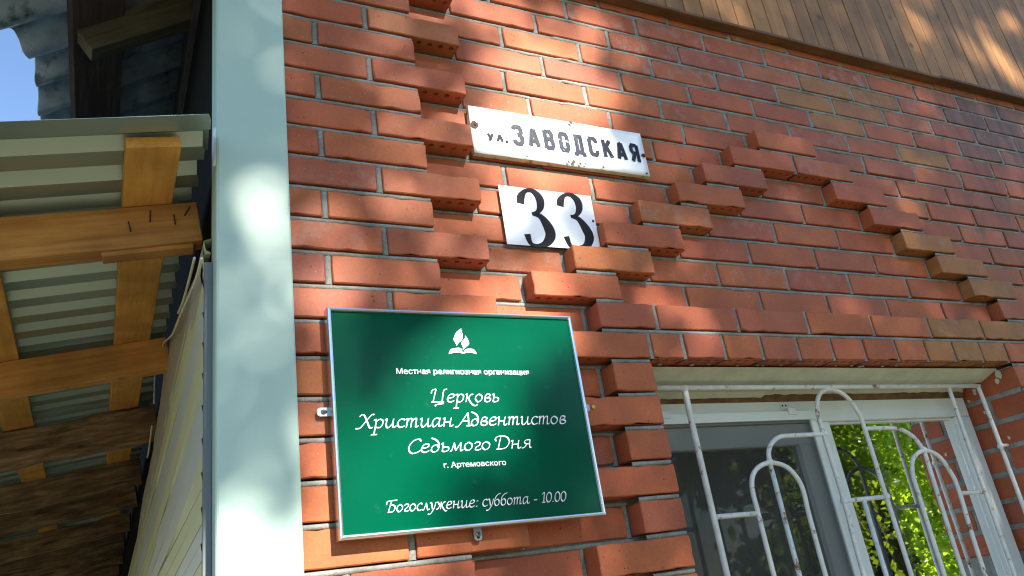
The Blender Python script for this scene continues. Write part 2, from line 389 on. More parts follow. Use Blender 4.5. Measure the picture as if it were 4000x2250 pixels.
raised = {}      # row -> raised intervals
flat = {}        # row -> flat brick intervals
XR = 3.1; J2 = .0065
def fl(k, joints, a=None, b=None):
    """flat bricks between consecutive joint centres"""
    js = list(joints)
    for p, q in zip(js[:-1], js[1:]):
        flat.setdefault(k, []).append((p + J2, q - J2))
def ra(k, *iv): raised.setdefault(k, []).extend(iv)
for k in range(-5, 19):
    if k % 2 == 0: ra(k, (-.2585, -.0075), (.0075, .2565))
    else: ra(k, (-.33, -.139), (-.124, .125))
def ext(js, step=.27):
    js = list(js)
    while js[-1] < XR: js.append(js[-1] + step * rnd.uniform(.985, 1.01))
    return js
fl(-5, ext([.131, .40, .668, .93, 1.21, 1.48, 1.75, 2.02, 2.29]))
fl(-4, ext([.262, .53, .795, 1.07, 1.34, 1.615, 1.885, 2.155, 2.425, 2.7]))
fl(-3, ext([.131, .40, .663, .927, 1.204, 1.48, 1.752, 2.01, 2.28, 2.545, 2.816]))
fl(-2, ext([.262, .545, .803, 1.078, 1.348, 1.62, 1.89, 2.152, 2.422, 2.694]))
fl(-1, ext([.131, .421, .682, .949, 1.214, 1.486, 1.758, 2.032, 2.304, 2.575, 2.843]))
fl(0, ext([.262, .543, .8145, 1.077, 1.3475, 1.6145, 1.887, 2.159, 2.433]))
fl(1, ext([.131, .406, .672, .945, 1.211, 1.488, 1.765, 2.035, 2.318, 2.59]))
fl(2, [.262, .473, .74, 1.01, 1.268]); fl(2, ext([1.537, 1.815, 2.085, 2.357, 2.635])); ra(2, (1.275, 1.528))
fl(3, [.131, .343, .61, .876, 1.138]); fl(3, ext([1.682, 1.955, 2.227, 2.507])); ra(3, (1.145, 1.402), (1.418, 1.672))
fl(4, [.262, .473, .74, 1.006]); fl(4, [1.267, 1.552]); fl(4, ext([1.812, 2.08, 2.343, 2.614])); ra(4, (1.013, 1.258), (1.559, 1.802))
fl(5, [.131, .36, .63, .886]); fl(5, [1.152, 1.427, 1.693]); fl(5, ext([1.955, 2.221, 2.486])); ra(5, (.894, 1.142), (1.70, 1.946))
fl(6, [.262, .49, .735]); fl(6, [1.005, 1.278, 1.552, 1.818]); fl(6, ext([2.086, 2.351, 2.62])); ra(6, (.742, .994), (1.825, 2.076))
fl(7, [.131, .345, .602]); fl(7, [.88, 1.147, 1.421, 1.692, 1.954]); fl(7, ext([2.222, 2.49])); ra(7, (.609, .870), (1.962, 2.212))
fl(8, [.262, .492]); fl(8, [.755, 1.004, 1.272, 1.541, 1.815, 2.083]); fl(8, ext([2.34, 2.61])); ra(8, (.499, .745), (2.091, 2.330))
fl(9, [.131, .360]); fl(9, [.631, .867, 1.139, 1.411, 1.68, 1.952, 2.200]); ra(9, (.367, .621), (2.208, 2.46)); fl(9, ext([2.47]))
fl(10, [.262, .523]); ra(10, *[(a + .0065, b - .0065) for a, b in zip([.5295, .711, .983, 1.245, 1.516, 1.776, 2.043, 2.31, 2.58, 2.85], [.711, .983, 1.245, 1.516, 1.776, 2.043, 2.31, 2.58, 2.85, 3.12])])
fl(11, [.131, .404])
hj = [.672, .777, .911, 1.044, 1.18, 1.313, 1.446, 1.586, 1.721, 1.854, 1.993, 2.127]
ra(11, (.412, .665), *[(a + .0065, b - .0065) for a, b in zip(hj[:-1], hj[1:])], (2.134, 2.385), (2.40, 2.65))
for k in range(12, 19):
    if k % 2 == 0: fl(k, [.262, .537]); ra(k, (.546, .663)); ra(k, (2.134, 2.251), (2.265, 2.515))
    else: fl(k, [.131, .404]); ra(k, (.412, .663)); ra(k, (2.134, 2.385))
for k in range(12, 15): fl(k, [2.522 if k % 2 == 0 else 2.392, 2.79 if k % 2 == 0 else 2.66])
for k in sorted(set(raised) | set(flat)):
    zt = ZJ[k - 1] - JV / 2; zb = ZJ[k] + JV / 2
    for (a, b) in flat.get(k, []):
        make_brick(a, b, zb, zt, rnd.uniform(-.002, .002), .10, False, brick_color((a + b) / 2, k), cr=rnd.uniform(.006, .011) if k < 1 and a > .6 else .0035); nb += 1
    below = raised.get(k + 1, [])
    for (a, b) in raised.get(k, []):
        cov = sum(max(0, min(b, q) - max(a, p)) for p, q in below)
        hol = cov < (b - a) - .05
        tri = k <= 9 and a > .3
        yf = (DT if tri else D1) + rnd.uniform(-.0012, .0012)
        dep = .16
        if a > 2.1 and k >= 11: dep = .25 if k % 2 == 0 else .12
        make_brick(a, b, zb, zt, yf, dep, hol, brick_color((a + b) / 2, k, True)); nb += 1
        if a > 2.1 and a < 2.2 and k >= 12 and k % 2: make_brick(a, b, zb, zt, D1 + .132, .25, False, brick_color(1, k)); nb += 1
print('bricks', nb)

# mortar: tooled beads in every joint over a recessed bed
mv, mf = [], []
def quad(*p):
    b0 = len(mv); mv.extend(p); mf.append([b0, b0 + 1, b0 + 2, b0 + 3])
for (x0, x1, z0, z1) in ((-.30, .655, -3, .62), (.655, XR, -.868, .62), (2.145, XR, -3, -.868)):
    quad((x0, .012, z0), (x1, .012, z0), (x1, .012, z1), (x0, .012, z1))
def bead(x0, z0, x1, z1, yb, hw, deep=.012):
    """half-round mortar bead from (x0,z0) to (x1,z1)"""
    L = math.hypot(x1 - x0, z1 - z0); n = max(2, int(L / .012)); tx, tz = (x1 - x0) / L, (z1 - z0) / L; nx, nz_ = -tz, tx
    hor = abs(tx) > .5
    prof = [(-1.02, deep), (-.92, .0045), (-.5, .0018), (.0, .0008), (.34, .0030), (.50, .0075), (.58, deep)] if hor else [(-1.02, deep), (-.9, .003), (-.4, .0015), (.2, .0022), (.8, .003), (1.02, deep)]
    b0 = len(mv); k = len(prof)
    for i in range(n + 1):
        s = L * i / n; X = x0 + tx * s; Z = z0 + tz * s
        smr = .30 if (Z > -.13 and X > .6) else .06
        w1 = noise.noise(Vector((X * 22, Z * 22, yb * 50))); w2 = noise.noise(Vector((X * 70, Z * 70, 5))); w3 = noise.noise(Vector((X * 7, Z * 9, 11)))
        for (u, y) in prof:
            uu = u * hw * (1 + smr * .5 + (.12 + smr) * w1 + smr * w2) + w3 * .0014
            mv.append((X + nx * uu, yb + y + (.0016 * w1 + .0014 * w2 + .001 * w3 - (.0035 if smr > .2 else 0)) * (1 if y < deep else 0), Z + nz_ * uu))
    for i in range(n):
        for j in range(k - 1):
            a = b0 + i * k + j; mf.append([a, a + k, a + k + 1, a + 1])
def sub(iv, cut):
    out = [iv]
    for (p, q) in cut:
        nn = []
        for (a, b) in out:
            if q <= a or p >= b: nn.append((a, b)); continue
            if p > a: nn.append((a, p))
            if q < b: nn.append((q, b))
        out = nn
    return out
def merge(iv):
    iv = sorted(iv); out = []
    for a, b in iv:
        if out and a - out[-1][1] < .03: out[-1] = (out[-1][0], max(b, out[-1][1]))
        else: out.append((a, b))
    return out
for k in range(-6, 19):
    up = merge(raised.get(k, [])); dn = merge(raised.get(k + 1, []))
    both = [(max(a, p), min(b, q)) for a, b in up for p, q in dn if min(b, q) - max(a, p) > .01]
    for (a, b) in both:
        y1 = DT if (.3 < a < 2.3 and k < 9 and b - a < .6) else D1
        bead(a + .001, ZJ[k], b - .003, ZJ[k], y1 + .002, .0078, .02)
    xs = (-.3, XR) if k <= 10 else (-.3, .66)
    for (a, b) in sub(xs, both):
        if b - a > .01 and b > .1: bead(a, ZJ[k], b, ZJ[k], .002, .0078)
for k, L in flat.items():
    zt = ZJ[k - 1] - JV / 2; zb = ZJ[k] + JV / 2
    ed = sorted(set([round((a), 4) for a, b in L] + [round(b, 4) for a, b in L]))
    for (a, b) in L:
        for xe, s in ((a, -1), (b, 1)):
            xc = xe + s * J2
            bead(xc, zb - .002, xc, zt + .002, .003 + rnd.uniform(0, .001), .0074) if s == 1 or not any(abs(q - (a - 2 * J2)) < .002 for _, q in L) else None
for k, L in raised.items():
    zt = ZJ[k - 1] - JV / 2; zb = ZJ[k] + JV / 2; L = sorted(L)
    for (a, b), (p, q) in zip(L[:-1], L[1:]):
        if p - b < .03:
            yy = DT if (k <= 9 and a > .3) else D1
            bead((b + p) / 2, zb - .002, (b + p) / 2, zt + .002, yy + .004, (p - b) / 2 + .0009, .02)
# reveal mortar on the right jamb side
for k in range(12, 20):
    zt = ZJ[k - 1] - JV / 2
    quad((2.136, D1 + .006, ZJ[k] - .008), (2.136, .2, ZJ[k] - .008), (2.136, .2, ZJ[k] + .008), (2.136, D1 + .006, ZJ[k] + .008))
    if k % 2: quad((2.1365, D1 + .119, ZJ[k]), (2.1365, D1 + .134, ZJ[k]), (2.1365, D1 + .134, zt), (2.1365, D1 + .119, zt))
mo = mesh_obj('mortar', [Vector(v) - wall.location for v in mv], mf, 'mortar', wall, smooth=True); mo['kind'] = 'stuff'
# mortar blobs squeezed under the lintel headers
bv_, bf_ = [], []
for i in range(16):
    x = rnd.uniform(.7, 2.1); y = rnd.uniform(-.015, .0); s = rnd.uniform(.002, .006)
    bm = bmesh.new(); bmesh.ops.create_icosphere(bm, subdivisions=2, radius=s)
    b0 = len(bv_)
    for v in bm.verts: bv_.append(Vector((x + v.co.x * 1.5, y + v.co.y, -.8745 + v.co.z * .7)) + noise.noise_vector(v.co * 200) * .0008 - wall.location)
    bf_.extend([[b0 + v.index for v in f.verts] for f in bm.faces]); bm.free()
mesh_obj('mortar_lump', bv_, bf_, 'mortar', wall, smooth=True)['kind'] = 'stuff'

# lintel angle (painted), packing above the frame
for (ya, za, yb_, zb_) in ((.004, -.8785, .070, -.9045), (.072, -.9000, .135, -.9050)):
    lv = [(x, y, z) for x in (.655, 2.125) for (y, z) in ((ya, za), (yb_, zb_), (yb_, -.865), (ya, -.8765))]
    mesh_obj('lintel', [Vector(v) - wall.location for v in lv], [[0, 1, 5, 4], [1, 2, 6, 5], [2, 3, 7, 6], [3, 0, 4, 7], [0, 1, 2, 3], [4, 5, 6, 7]], 'plaster', wall)
# ragged lower plaster edge
pv, pf = [], []
n = 70
for i in range(n + 1):
    x = .66 + (2.115 - .66) * i / n; low = -.915 - .012 * max(0, noise.noise(Vector((x * 4, 1, 0)))) + .004 * noise.noise(Vector((x * 30, 3, 0))) - (.008 if x < 1.2 else 0)
    pv += [(x, .135, -.9), (x, .139, low), (x, .15, low + .002)]
for i in range(n):
    a = i * 3; pf += [[a, a + 3, a + 4, a + 1], [a + 1, a + 4, a + 5, a + 2]]
mesh_obj('plaster_edge', [Vector(v) - wall.location for v in pv], pf, 'plaster', wall, smooth=True)
box('packing_strip', .66, 2.125, .146, .19, -.935, -.875, 'mould', wall, .002)

for (y, z, q) in ((-.06 + .07, -.895, .016), (.022, -.915, .010), (.11, -.925, .012), (.143, -.950, .006), (.103, -1.0, .005), (.054, -1.10, .006)):
    n = 14; ph = rnd.random() * 50
    pts = [(2.1325, y + q * .7 * (1 + .7 * noise.noise(Vector((math.cos(t), math.sin(t), ph)))) * math.cos(t), z + q * (1 + .7 * noise.noise(Vector((math.cos(t), math.sin(t), ph + 5)))) * math.sin(t)) for t in [6.283 * i / n for i in range(n)]]
    mesh_obj('paint_blot', [Vector(p) - wall.location for p in pts], [list(range(n))], 'plaster', wall)
# the building core behind the facing: side wall, back of the room
box('side_wall', -.352, -.30, .012, 11.5, -2.95, .42, 'dark', wall, 0)
box('inner_wall', 2.1372, 3.12, -.036, .40, -2.95, -.88, 'mortar', wall, 0)
box('inner_wall', -.29, .60, .14, .2, -2.95, .9, 'dark', wall, 0)

# ------------------------------------------------------------------ gable cladding
gab = empty('plank_cladding', (0, 0, .35), 'brown varnished vertical plank cladding of the gable above the brick wall', 'cladding')
x = -.20; i = 0
while x < 4.2:
    wd = .0785 * rnd.uniform(.985, 1.015); yo = -.028 + rnd.uniform(-.0012, .0012)
    top = min(1.9, .5 + .69 * (x + .38) - .02)
    z0 = .352 + (.004 if x < 2.4 else .012)
    if top > z0 + .03:
        vs, fs = bevel_box(0, wd - rnd.uniform(.0022, .004), 0, .02, 0, top - z0, .0018)
        mesh_obj('plank', vs, fs, 'clad', gab, Vector((x + wd / 2, yo + .01, (z0 + top) / 2)) - gab.location)
    x += wd; i += 1
box('trim_strip', -.2, 2.43, -.042, -.003, .346, .358, 'cladtrim', gab, .0015)
box('trim_strip', 2.431, 4.2, -.042, -.003, .353, .366, 'cladtrim', gab, .0015)
box('backing_board', -.2, 4.2, -.006, .01, .40, 1.9, 'dark', gab, 0)

# ------------------------------------------------------------------ corner trim
tr = empty('corner_trim', (-.285, -.056, GZ), 'tall pale green painted metal strip covering the left corner of the brick wall', 'trim strip')
prof = [(-.212, -.047), (-.2115, -.0595), (-.2145, -.0605), (-.354, -.0605), (-.3575, -.0585), (-.3595, -.055), (-.3595, .012), (-.352, .014)]
vs, fs = [], []
zs = [GZ, -2.3, -1.9, -1.5, -1.2, -.9, -.6, -.3, 0, .25, .46]
for zi, z in enumerate(zs):
    for (px, py) in prof:
        wv = .0008 * noise.noise(Vector((px * 20, z * 3, 0)))
        vs.append(Vector((px + (.006 * (z + .6) if False else 0), py + wv, z)) - Vector(tr.location))
k = len(prof)
for i in range(len(zs) - 1):
    for j in range(k - 1):
        a = i * k + j; fs.append([a, a + 1, a + k + 1, a + k])
o = mesh_obj('strip_face', vs, fs, 'trim', tr)
mo_ = o.modifiers.new('t', 'SOLIDIFY'); mo_.thickness = .0008; mo_.offset = 1
bt = []
# torn foil on the left edge
fv, ff = [], []
for i in range(9):
    z = -.36 - .012 * i; fv += [(-.3598, -.056, z), (-.3598 - .004 - .004 * abs(noise.noise(Vector((i * 1.3, 0, 0)))), -.05, z)]
for i in range(8): ff.append([i * 2, i * 2 + 1, i * 2 + 3, i * 2 + 2])
o = mesh_obj('protective_film', [Vector(v) - Vector(tr.location) for v in fv], ff, 'plate', tr); o.modifiers.new('t', 'SOLIDIFY').thickness = .0006

# ------------------------------------------------------------------ stroke lettering
def stroke_mesh(strokes, y, name, mat, parent, thick=.0004):
    """strokes: list of [(x,z,dx,dz)] cross-section half vectors -> thin raised print"""
    vs, fs = [], []
    for si, st in enumerate(strokes):
        yy = y - si * .000006 if not callable(y) else -si * .000006
        for i, (x, z, dx, dz) in enumerate(st):
            vs += [(x - dx, yy + (y(x - dx, z - dz) if callable(y) else 0), z - dz), (x + dx, yy + (y(x + dx, z + dz) if callable(y) else 0), z + dz)]
            if i: b = len(vs); fs.append([b - 4, b - 3, b - 1, b - 2])
    off = Vector(parent.location)
    me = bpy.data.meshes.new(name); me.from_pydata([tuple(Vector(v) - off) for v in vs], [], fs)
    me.materials.append(M[mat]); o = bpy.data.objects.new(name, me); COL.objects.link(o); o.parent = parent
    return o
def var_stroke(pts, sub=7, wk=1.0):
    """centre line with widths -> normal cross sections"""
    P = spline([(a, b, c * wk) for a, b, c in pts], sub); out = []
    for i, p in enumerate(P):
        q = P[min(i + 1, len(P) - 1)]; o = P[max(i - 1, 0)]; t = Vector((q.x - o.x, q.y - o.y)).normalized()
        out.append((p.x, p.y, -t.y * p.z / 2, t.x * p.z / 2))
    return out
G = {
 'е': (.76, [[(.10, .50), (.42, .55), (.62, .76), (.5, 1), (.25, .92), (.05, .5), (.12, .12), (.35, 0), (.64, .18)]]),
 'р': (.86, [[(.0, .85), (.15, .98), (.18, .6), (.12, -.3), (.1, -.75)], [(-.12, -.75), (.32, -.75)], [(.18, .7), (.45, .98), (.7, .8), (.68, .35), (.48, .03), (.18, .08)]]),
 'к': (.80, [[(.05, .9), (.18, 1), (.15, .5), (.12, 0)], [(.72, .93), (.55, .95), (.35, .6), (.15, .5)], [(.28, .56), (.5, .12), (.68, -.02), (.82, .08)]]),
 'К': (.92, [[(.05, .9), (.18, 1), (.15, .5), (.12, 0)], [(.72, .93), (.55, .95), (.35, .6), (.15, .5)], [(.28, .56), (.52, -.05), (.8, -.42), (1.08, -.46), (1.12, -.3)]]),
 'о': (.80, [[(.35, 1), (.08, .72), (.05, .3), (.28, 0), (.58, .25), (.63, .7), (.35, 1)]]),
 'в': (.78, [[(.12, .1), (.12, .6), (.3, 1), (.58, .9), (.5, .62), (.25, .53), (.6, .42), (.6, .15), (.35, 0), (.12, .1)]]),
 'ь': (.74, [[(0, .88), (.15, 1), (.15, .5), (.12, .08), (.35, 0), (.6, .2), (.55, .5), (.3, .55), (.15, .48)]]),
 'и': (.98, [[(0, .85), (.15, 1), (.12, .4), (.18, .05), (.35, .03), (.63, .5)], [(.68, 1), (.64, .4), (.68, .05), (.82, .05), (.92, .2)]]),
 'с': (.68, [[(.6, .84), (.4, 1), (.12, .75), (.05, .35), (.25, 0), (.6, .15)]]),
 'т': (1.16, [[(0, .85), (.14, 1), (.12, .5), (.08, 0)], [(.12, .6), (.33, .98), (.48, .9), (.44, 0)], [(.48, .6), (.7, .98), (.86, .9), (.82, .1), (.94, .03), (1.05, .16)]]),
 'а': (.92, [[(.6, .93), (.35, 1), (.08, .65), (.08, .15), (.25, 0), (.6, .5)], [(.66, 1), (.6, .4), (.64, .05), (.78, .05), (.88, .2)]]),
 'н': (.95, [[(.0, .88), (.15, 1), (.12, .5), (.1, 0)], [(.12, .5), (.62, .54)], [(.68, 1), (.62, .5), (.62, .05), (.78, .03), (.88, .18)]]),
 'д': (.80, [[(.6, .5), (.42, .84), (.12, .62), (.06, .2), (.28, 0), (.56, .22), (.64, .8), (.45, 1.35), (.02, 1.68)]]),
 'м': (1.10, [[(0, .03), (.12, .12), (.28, .98)], [(.28, 1), (.44, .05)], [(.44, .05), (.82, 1)], [(.82, 1), (.82, .1), (.93, .03), (1.03, .15)]]),
 'г': (.64, [[(.05, .8), (.25, 1), (.5, .85), (.4, .55), (.15, .32), (.13, .08), (.35, 0), (.58, .14)]]),
 'л': (.80, [[(-.02, .08), (.12, .1), (.36, .98)], [(.36, .98), (.54, .1), (.66, .03), (.78, .14)]]),
 'у': (.74, [[(0, .88), (.14, 1), (.24, .45), (.3, .08)], [(.64, 1), (.52, .3), (.2, -.4), (-.05, -.62), (-.18, -.52)]]),
 'ж': (1.12, [[(.52, 1), (.48, 0)], [(.0, .93), (.15, .98), (.34, .6), (.5, .5)], [(0, .03), (.15, .05), (.36, .46)], [(1.0, .93), (.86, .98), (.64, .6), (.5, .5)], [(.62, .5), (.84, .0), (1.08, -.3), (1.25, -.2)]]),
 'б': (.80, [[(.8, 1.72), (.5, 1.62), (.16, 1.15), (.05, .45), (.24, 0), (.54, .15), (.62, .6), (.4, .92), (.12, .66)]]),
 'я': (.86, [[(.7, 1), (.66, .4), (.7, .05), (.84, .05)], [(.7, 1), (.4, 1), (.22, .8), (.3, .55), (.68, .5)], [(.45, .5), (.2, .08), (0, .0)]]),
 'Ц': (1.28, [[(-.12, 1.1), (-.1, 1.42), (.12, 1.6), (.24, 1.5), (.16, .8), (.06, 0)], [(-.06, .03), (1.0, .03)], [(1.22, 1.6), (.98, 1.52), (.9, .9), (.86, .03)], [(.86, .03), (.96, -.18), (.5, -.26), (.28, -.36), (.34, -.48)]]),
 'Х': (1.12, [[(.0, 1.3), (.15, 1.52), (.34, 1.45), (.6, .75), (.85, .04), (1.08, .08)], [(1.1, 1.5), (.92, 1.52), (.5, .75), (.1, .02), (-.22, -.02)]]),
 'А': (1.02, [[(-.3, -.05), (0, .05), (.72, 1.58)], [(.72, 1.6), (.8, .8), (.84, .02)], [(.26, .58), (.84, .6)], [(.66, .02), (1.02, .02)]]),
 'С': (.98, [[(.98, 1.35), (.78, 1.6), (.32, 1.35), (.05, .6), (.25, 0), (.6, -.02), (.96, .25)]]),
 'Д': (1.22, [[(.34, 1.4), (.24, .8), (.16, .04)], [(-.02, 1.0), (-.12, 1.3), (.2, 1.6), (.8, 1.5), (1.08, .9), (.85, .22), (.4, 0), (.02, .02)]]),
 'Б': (1.0, [[(-.12, 1.05), (-.1, 1.42), (.2, 1.54), (.98, 1.6)], [(.38, 1.5), (.26, .8), (.12, .02)], [(.28, .92), (.6, .95), (.84, .62), (.6, .08), (.1, .02)]]),
 '1': (.58, [[(.08, 1.22), (.34, 1.48), (.3, .8), (.26, .02)], [(.06, .02), (.46, .02)]]),
 '0': (.80, [[(.4, 1.5), (.1, 1.1), (.05, .4), (.3, 0), (.62, .4), (.68, 1.1), (.4, 1.5)]]),
 '.': (.32, [[(.05, .07), (.18, .09)]]), ':': (.42, [[(.08, .07), (.21, .09)], [(.16, .82), (.29, .84)]]), '-': (.7, [[(.12, .46), (.52, .48)]]), ' ': (.42, []),
}
def nib_text(text, x0, x1, z0, z1, xh, y, name, mat, parent, slant=.17, nib=.21, ang=38):
    """broad-nib italic lettering, fitted between x0 and x1 on a baseline from z0 to z1"""
    adv = []; cx = 0; st = []
    for ch in text:
        w_, S_ = G[ch]; 
        for s in S_: st.append([(cx + px, pz) for px, pz in s])
        cx += w_
    cx -= .08; sc = (x1 - x0) / cx; out = []
    nx = math.cos(math.radians(ang)) * nib * xh / 2; nz_ = math.sin(math.radians(ang)) * nib * xh / 2
    for s in st:
        P = spline([(px * sc + pz * xh * slant, pz * xh, 0) for px, pz in s], 6) if len(s) > 2 else [Vector((px * sc + pz * xh * slant, pz * xh, 0)) for px, pz in s]
        a = []; h = []
        for i, p in enumerate(P):
            q = P[min(i + 1, len(P) - 1)]; o_ = P[max(i - 1, 0)]; t = (q - o_).normalized()
            zb = z0 + (z1 - z0) * (p.x / (x1 - x0)); X = x0 + p.x; Z = zb + p.y
            a.append((X, Z, nx, nz_)); h.append((X, Z, -t.y * xh * .048, t.x * xh * .048))
        out.append(a); out.append(h)
    return stroke_mesh(out, y, name, mat, parent)
def font_text(text, x0, x1, z0, z1, cap, y, name, mat, parent, bold=.012):
    cu = bpy.data.curves.new(name, 'FONT'); cu.body = text; cu.offset = bold; cu.resolution_u = 3
    o = bpy.data.objects.new(name, cu); COL.objects.link(o); bpy.context.view_layer.update()
    me = bpy.data.meshes.new_from_object(o.evaluated_get(bpy.context.evaluated_depsgraph_get()))
    bpy.data.objects.remove(o)
    xa = min(v.co.x for v in me.vertices); xb = max(v.co.x for v in me.vertices); ch = .73
    for v in me.vertices:
        t = (v.co.x - xa) / (xb - xa); v.co = Vector((x0 + (x1 - x0) * t, y, z0 + (z1 - z0) * t + v.co.y / ch * cap)) - Vector(parent.location)
    me.materials.clear(); me.materials.append(M[mat]); o = bpy.data.objects.new(name, me); COL.objects.link(o); o.parent = parent
    return o
def poly(name, pts, y, mat, parent):
    return mesh_obj(name, [Vector((a, y, b)) - Vector(parent.location) for a, b in pts], [list(range(len(pts)))], mat, parent)

# ------------------------------------------------------------------ green church sign
sg = empty('church_sign', (.138, -.07, -1.25), 'dark green church sign board in a silver frame with white Cyrillic lettering', 'sign')
X0, X1, Z0, Z1 = -.150, .4270, -1.2415, -.7815
box('panel', X0 + .003, X1 - .003, -.080, -.072, Z0 + .003, Z1 - .003, 'green', sg, .0005)
FW = .0085
prof = [(0, -.060), (0, -.082), (.0015, -.0855), (.0045, -.0868), (.0072, -.0855), (FW, -.082), (FW, -.0805)]
crn = [(X0, Z0, 1, 1), (X1, Z0, -1, 1), (X1, Z1, -1, -1), (X0, Z1, 1, -1)]
for i in range(4):
    a = crn[i]; b = crn[(i + 1) % 4]; vs = []; fs = []
    for (px, pz, sx, sz) in (a, b):
        for (d, y) in prof: vs.append(Vector((px + sx * d, y, pz + sz * d)) - Vector(sg.location))
    k = len(prof)
    for j in range(k - 1): fs.append([j, j + 1, j + 1 + k, j + k])
    mesh_obj('frame_bar', vs, fs, 'alu', sg)
Y = -.0812
nib_text('ЦерКовь', .0585, .2110, -.9845, -.9860, .0172, Y, 'lettering', 'print_white', sg)
nib_text('Христиан Адвентистов', -.100, .3680, -1.0345, -1.0385, .0176, Y, 'lettering', 'print_white', sg)
nib_text('Седьмого Дня', -.0045, .2715, -1.0875, -1.0880, .0170, Y, 'lettering', 'print_white', sg)
nib_text('Богослужение: суббота - 10.00', -.0560, .3360, -1.1985, -1.2045, .0138, Y, 'lettering', 'print_white', sg)
font_text('Местная религиозная организация', -.0130, .2945, -.9232, -.9252, .0122, Y, 'lettering', 'print_white', sg)
font_text('г. Артемовского', .0688, .2078, -1.1203, -1.1215, .0112, Y, 'lettering', 'print_white', sg)
em = []
BK = [[(0.1076, -0.8789), (0.1089, -0.8742), (0.1138, -0.8675), (0.1238, -0.8652), (0.1336, -0.8643), (0.1394, -0.8671), (0.1397, -0.8726), (0.1395, -0.878), (0.1377, -0.8769), (0.1324, -0.8746), (0.1201, -0.8759)],
      [(0.1415, -0.878), (0.1443, -0.8713), (0.1504, -0.8672), (0.1568, -0.8656), (0.1653, -0.8667), (0.1693, -0.869), (0.1725, -0.8745), (0.1724, -0.8786), (0.1629, -0.8756), (0.1507, -0.8748)]]
FLM = [[(0.1447, -0.8194), (0.1329, -0.8306), (0.1232, -0.8441)], [(0.1457, -0.823), (0.1373, -0.8347), (0.1256, -0.8441), (0.1249, -0.8501)], [(0.1461, -0.8296), (0.1403, -0.8406), (0.1287, -0.8493), (0.1263, -0.8549)],
       [(0.145, -0.8369), (0.1403, -0.8445), (0.1316, -0.8517), (0.1276, -0.8603)], [(0.1513, -0.8358), (0.1518, -0.8435), (0.1429, -0.8529), (0.1411, -0.8577)], [(0.1551, -0.841), (0.1541, -0.8488), (0.1446, -0.8569), (0.142, -0.8625)],
       [(0.1574, -0.8478), (0.1553, -0.8548), (0.1462, -0.8617), (0.1421, -0.869)]]
st = []
for s in FLM:
    k = len(s); ws = [.0006] + [.0050] * (k - 2) + [.0010]
    st.append(var_stroke([(a, b, w_) for (a, b), w_ in zip(s, ws)], 6))
e1 = stroke_mesh(st, Y, 'emblem', 'print_white', sg)
for b in BK: poly('emblem_book', b, Y, 'print_white', sg)
def tab(cx, cz, horiz, y, dirn):
    L, Wd = .0245, .0175; vs = []; fs = []
    pts = []
    for (ux, uz) in ((-1, -.62), (-.62, -1), (1, -1), (1, 1), (-.62, 1), (-1, .62)):
        a, b = ux * L / 2, uz * Wd / 2
        if not horiz: a, b = b, a
        if horiz: a *= dirn
        else: b *= 1
        pts.append((cx + a, cz + b))
    n = len(pts); off = Vector(sg.location)
    vs = [Vector((a, y, b)) - off for a, b in pts] + [Vector((a, y + .0015, b)) - off for a, b in pts]
    fs = [list(range(n)), [n + i for i in range(n)]] + [[i, (i + 1) % n, n + (i + 1) % n, n + i] for i in range(n)]
    t = mesh_obj('mounting_tab', vs, fs, 'zinc', sg)
    sl = [(cx + .0035 * math.cos(q) + (.004 * dirn if horiz else 0), cz + .0035 * math.sin(q) - (0 if horiz else .006)) for q in [i * math.pi / 5 for i in range(10)]]
    s_ = mesh_obj('slot', [Vector((a, y - .0003, b)) - off for a, b in sl], [list(range(10))], 'black', t)
    bm = bmesh.new(); bmesh.ops.create_uvsphere(bm, u_segments=12, v_segments=6, radius=.0055)
    sv = [Vector((v.co.x + cx, y + v.co.z * .55 * -1, v.co.y + cz)) - off for v in bm.verts]; sf = [[v.index for v in f.verts] for f in bm.faces]; bm.free()
    mesh_obj('screw', sv, sf, 'zinc', t, smooth=True)
    for hh in ((.0028, .0007), (.0007, .0028)):
        mesh_obj('screw_slot', [Vector((cx + a * hh[0], y - .0034, cz + b * hh[1])) - off for a, b in ((-1, -1), (1, -1), (1, 1), (-1, 1))], [[0, 1, 2, 3]], 'black', t)
tab(-.1615, -.9945, True, -.0605, 1); tab(.4375, -.9975, True, -.0605, -1); tab(.1345, -1.2515, False, -.0605, 1)
pl = mesh_obj('wall_plug', *tube_data([(.466, -.0495, -.994), (.466, -.054, -.994)], .005, 6), 'yellow'); pl.location = (0, 0, 0)
tag(pl, 'small yellow plastic wall plug in the brick right of the green sign', 'wall plug')

# ------------------------------------------------------------------ street name plate
sp_ = empty('street_name_plate', (.5425, -.02, -.31), 'worn white enamel street name plate with navy Cyrillic letters and rusty edges', 'sign')
vs, fs = [], []; NX, NZ = 26, 8; A0, A1, B0, B1 = .2700, .8230, -.3090, -.1630
def wobz(x): return .0
for i in range(NX + 1):
    for j in range(NZ + 1):
        u = i / NX; t = j / NZ; x = A0 + (A1 - A0) * u; z = B0 + (B1 - B0) * t
        if j == 0: z += .0012 * noise.noise(Vector((x * 60, 0, 0))) - (.0015 if abs(u - .55) < .1 else 0)
        if i == 0: x += .0012 * noise.noise(Vector((0, z * 90, 4)))
        y = -.0200 - .004 * (1 - (2 * u - 1) ** 2) * (1 - (2 * t - 1) ** 2)
        vs.append(Vector((x, y, z)) - Vector(sp_.location))
for i in range(NX):
    for j in range(NZ):
        a = i * (NZ + 1) + j; fs.append([a, a + NZ + 1, a + NZ + 2, a + 1])
o = mesh_obj('enamel_face', vs, fs, 'enamel', sp_, smooth=True); md = o.modifiers.new('t', 'SOLIDIFY'); md.thickness = .0012; md.offset = 1
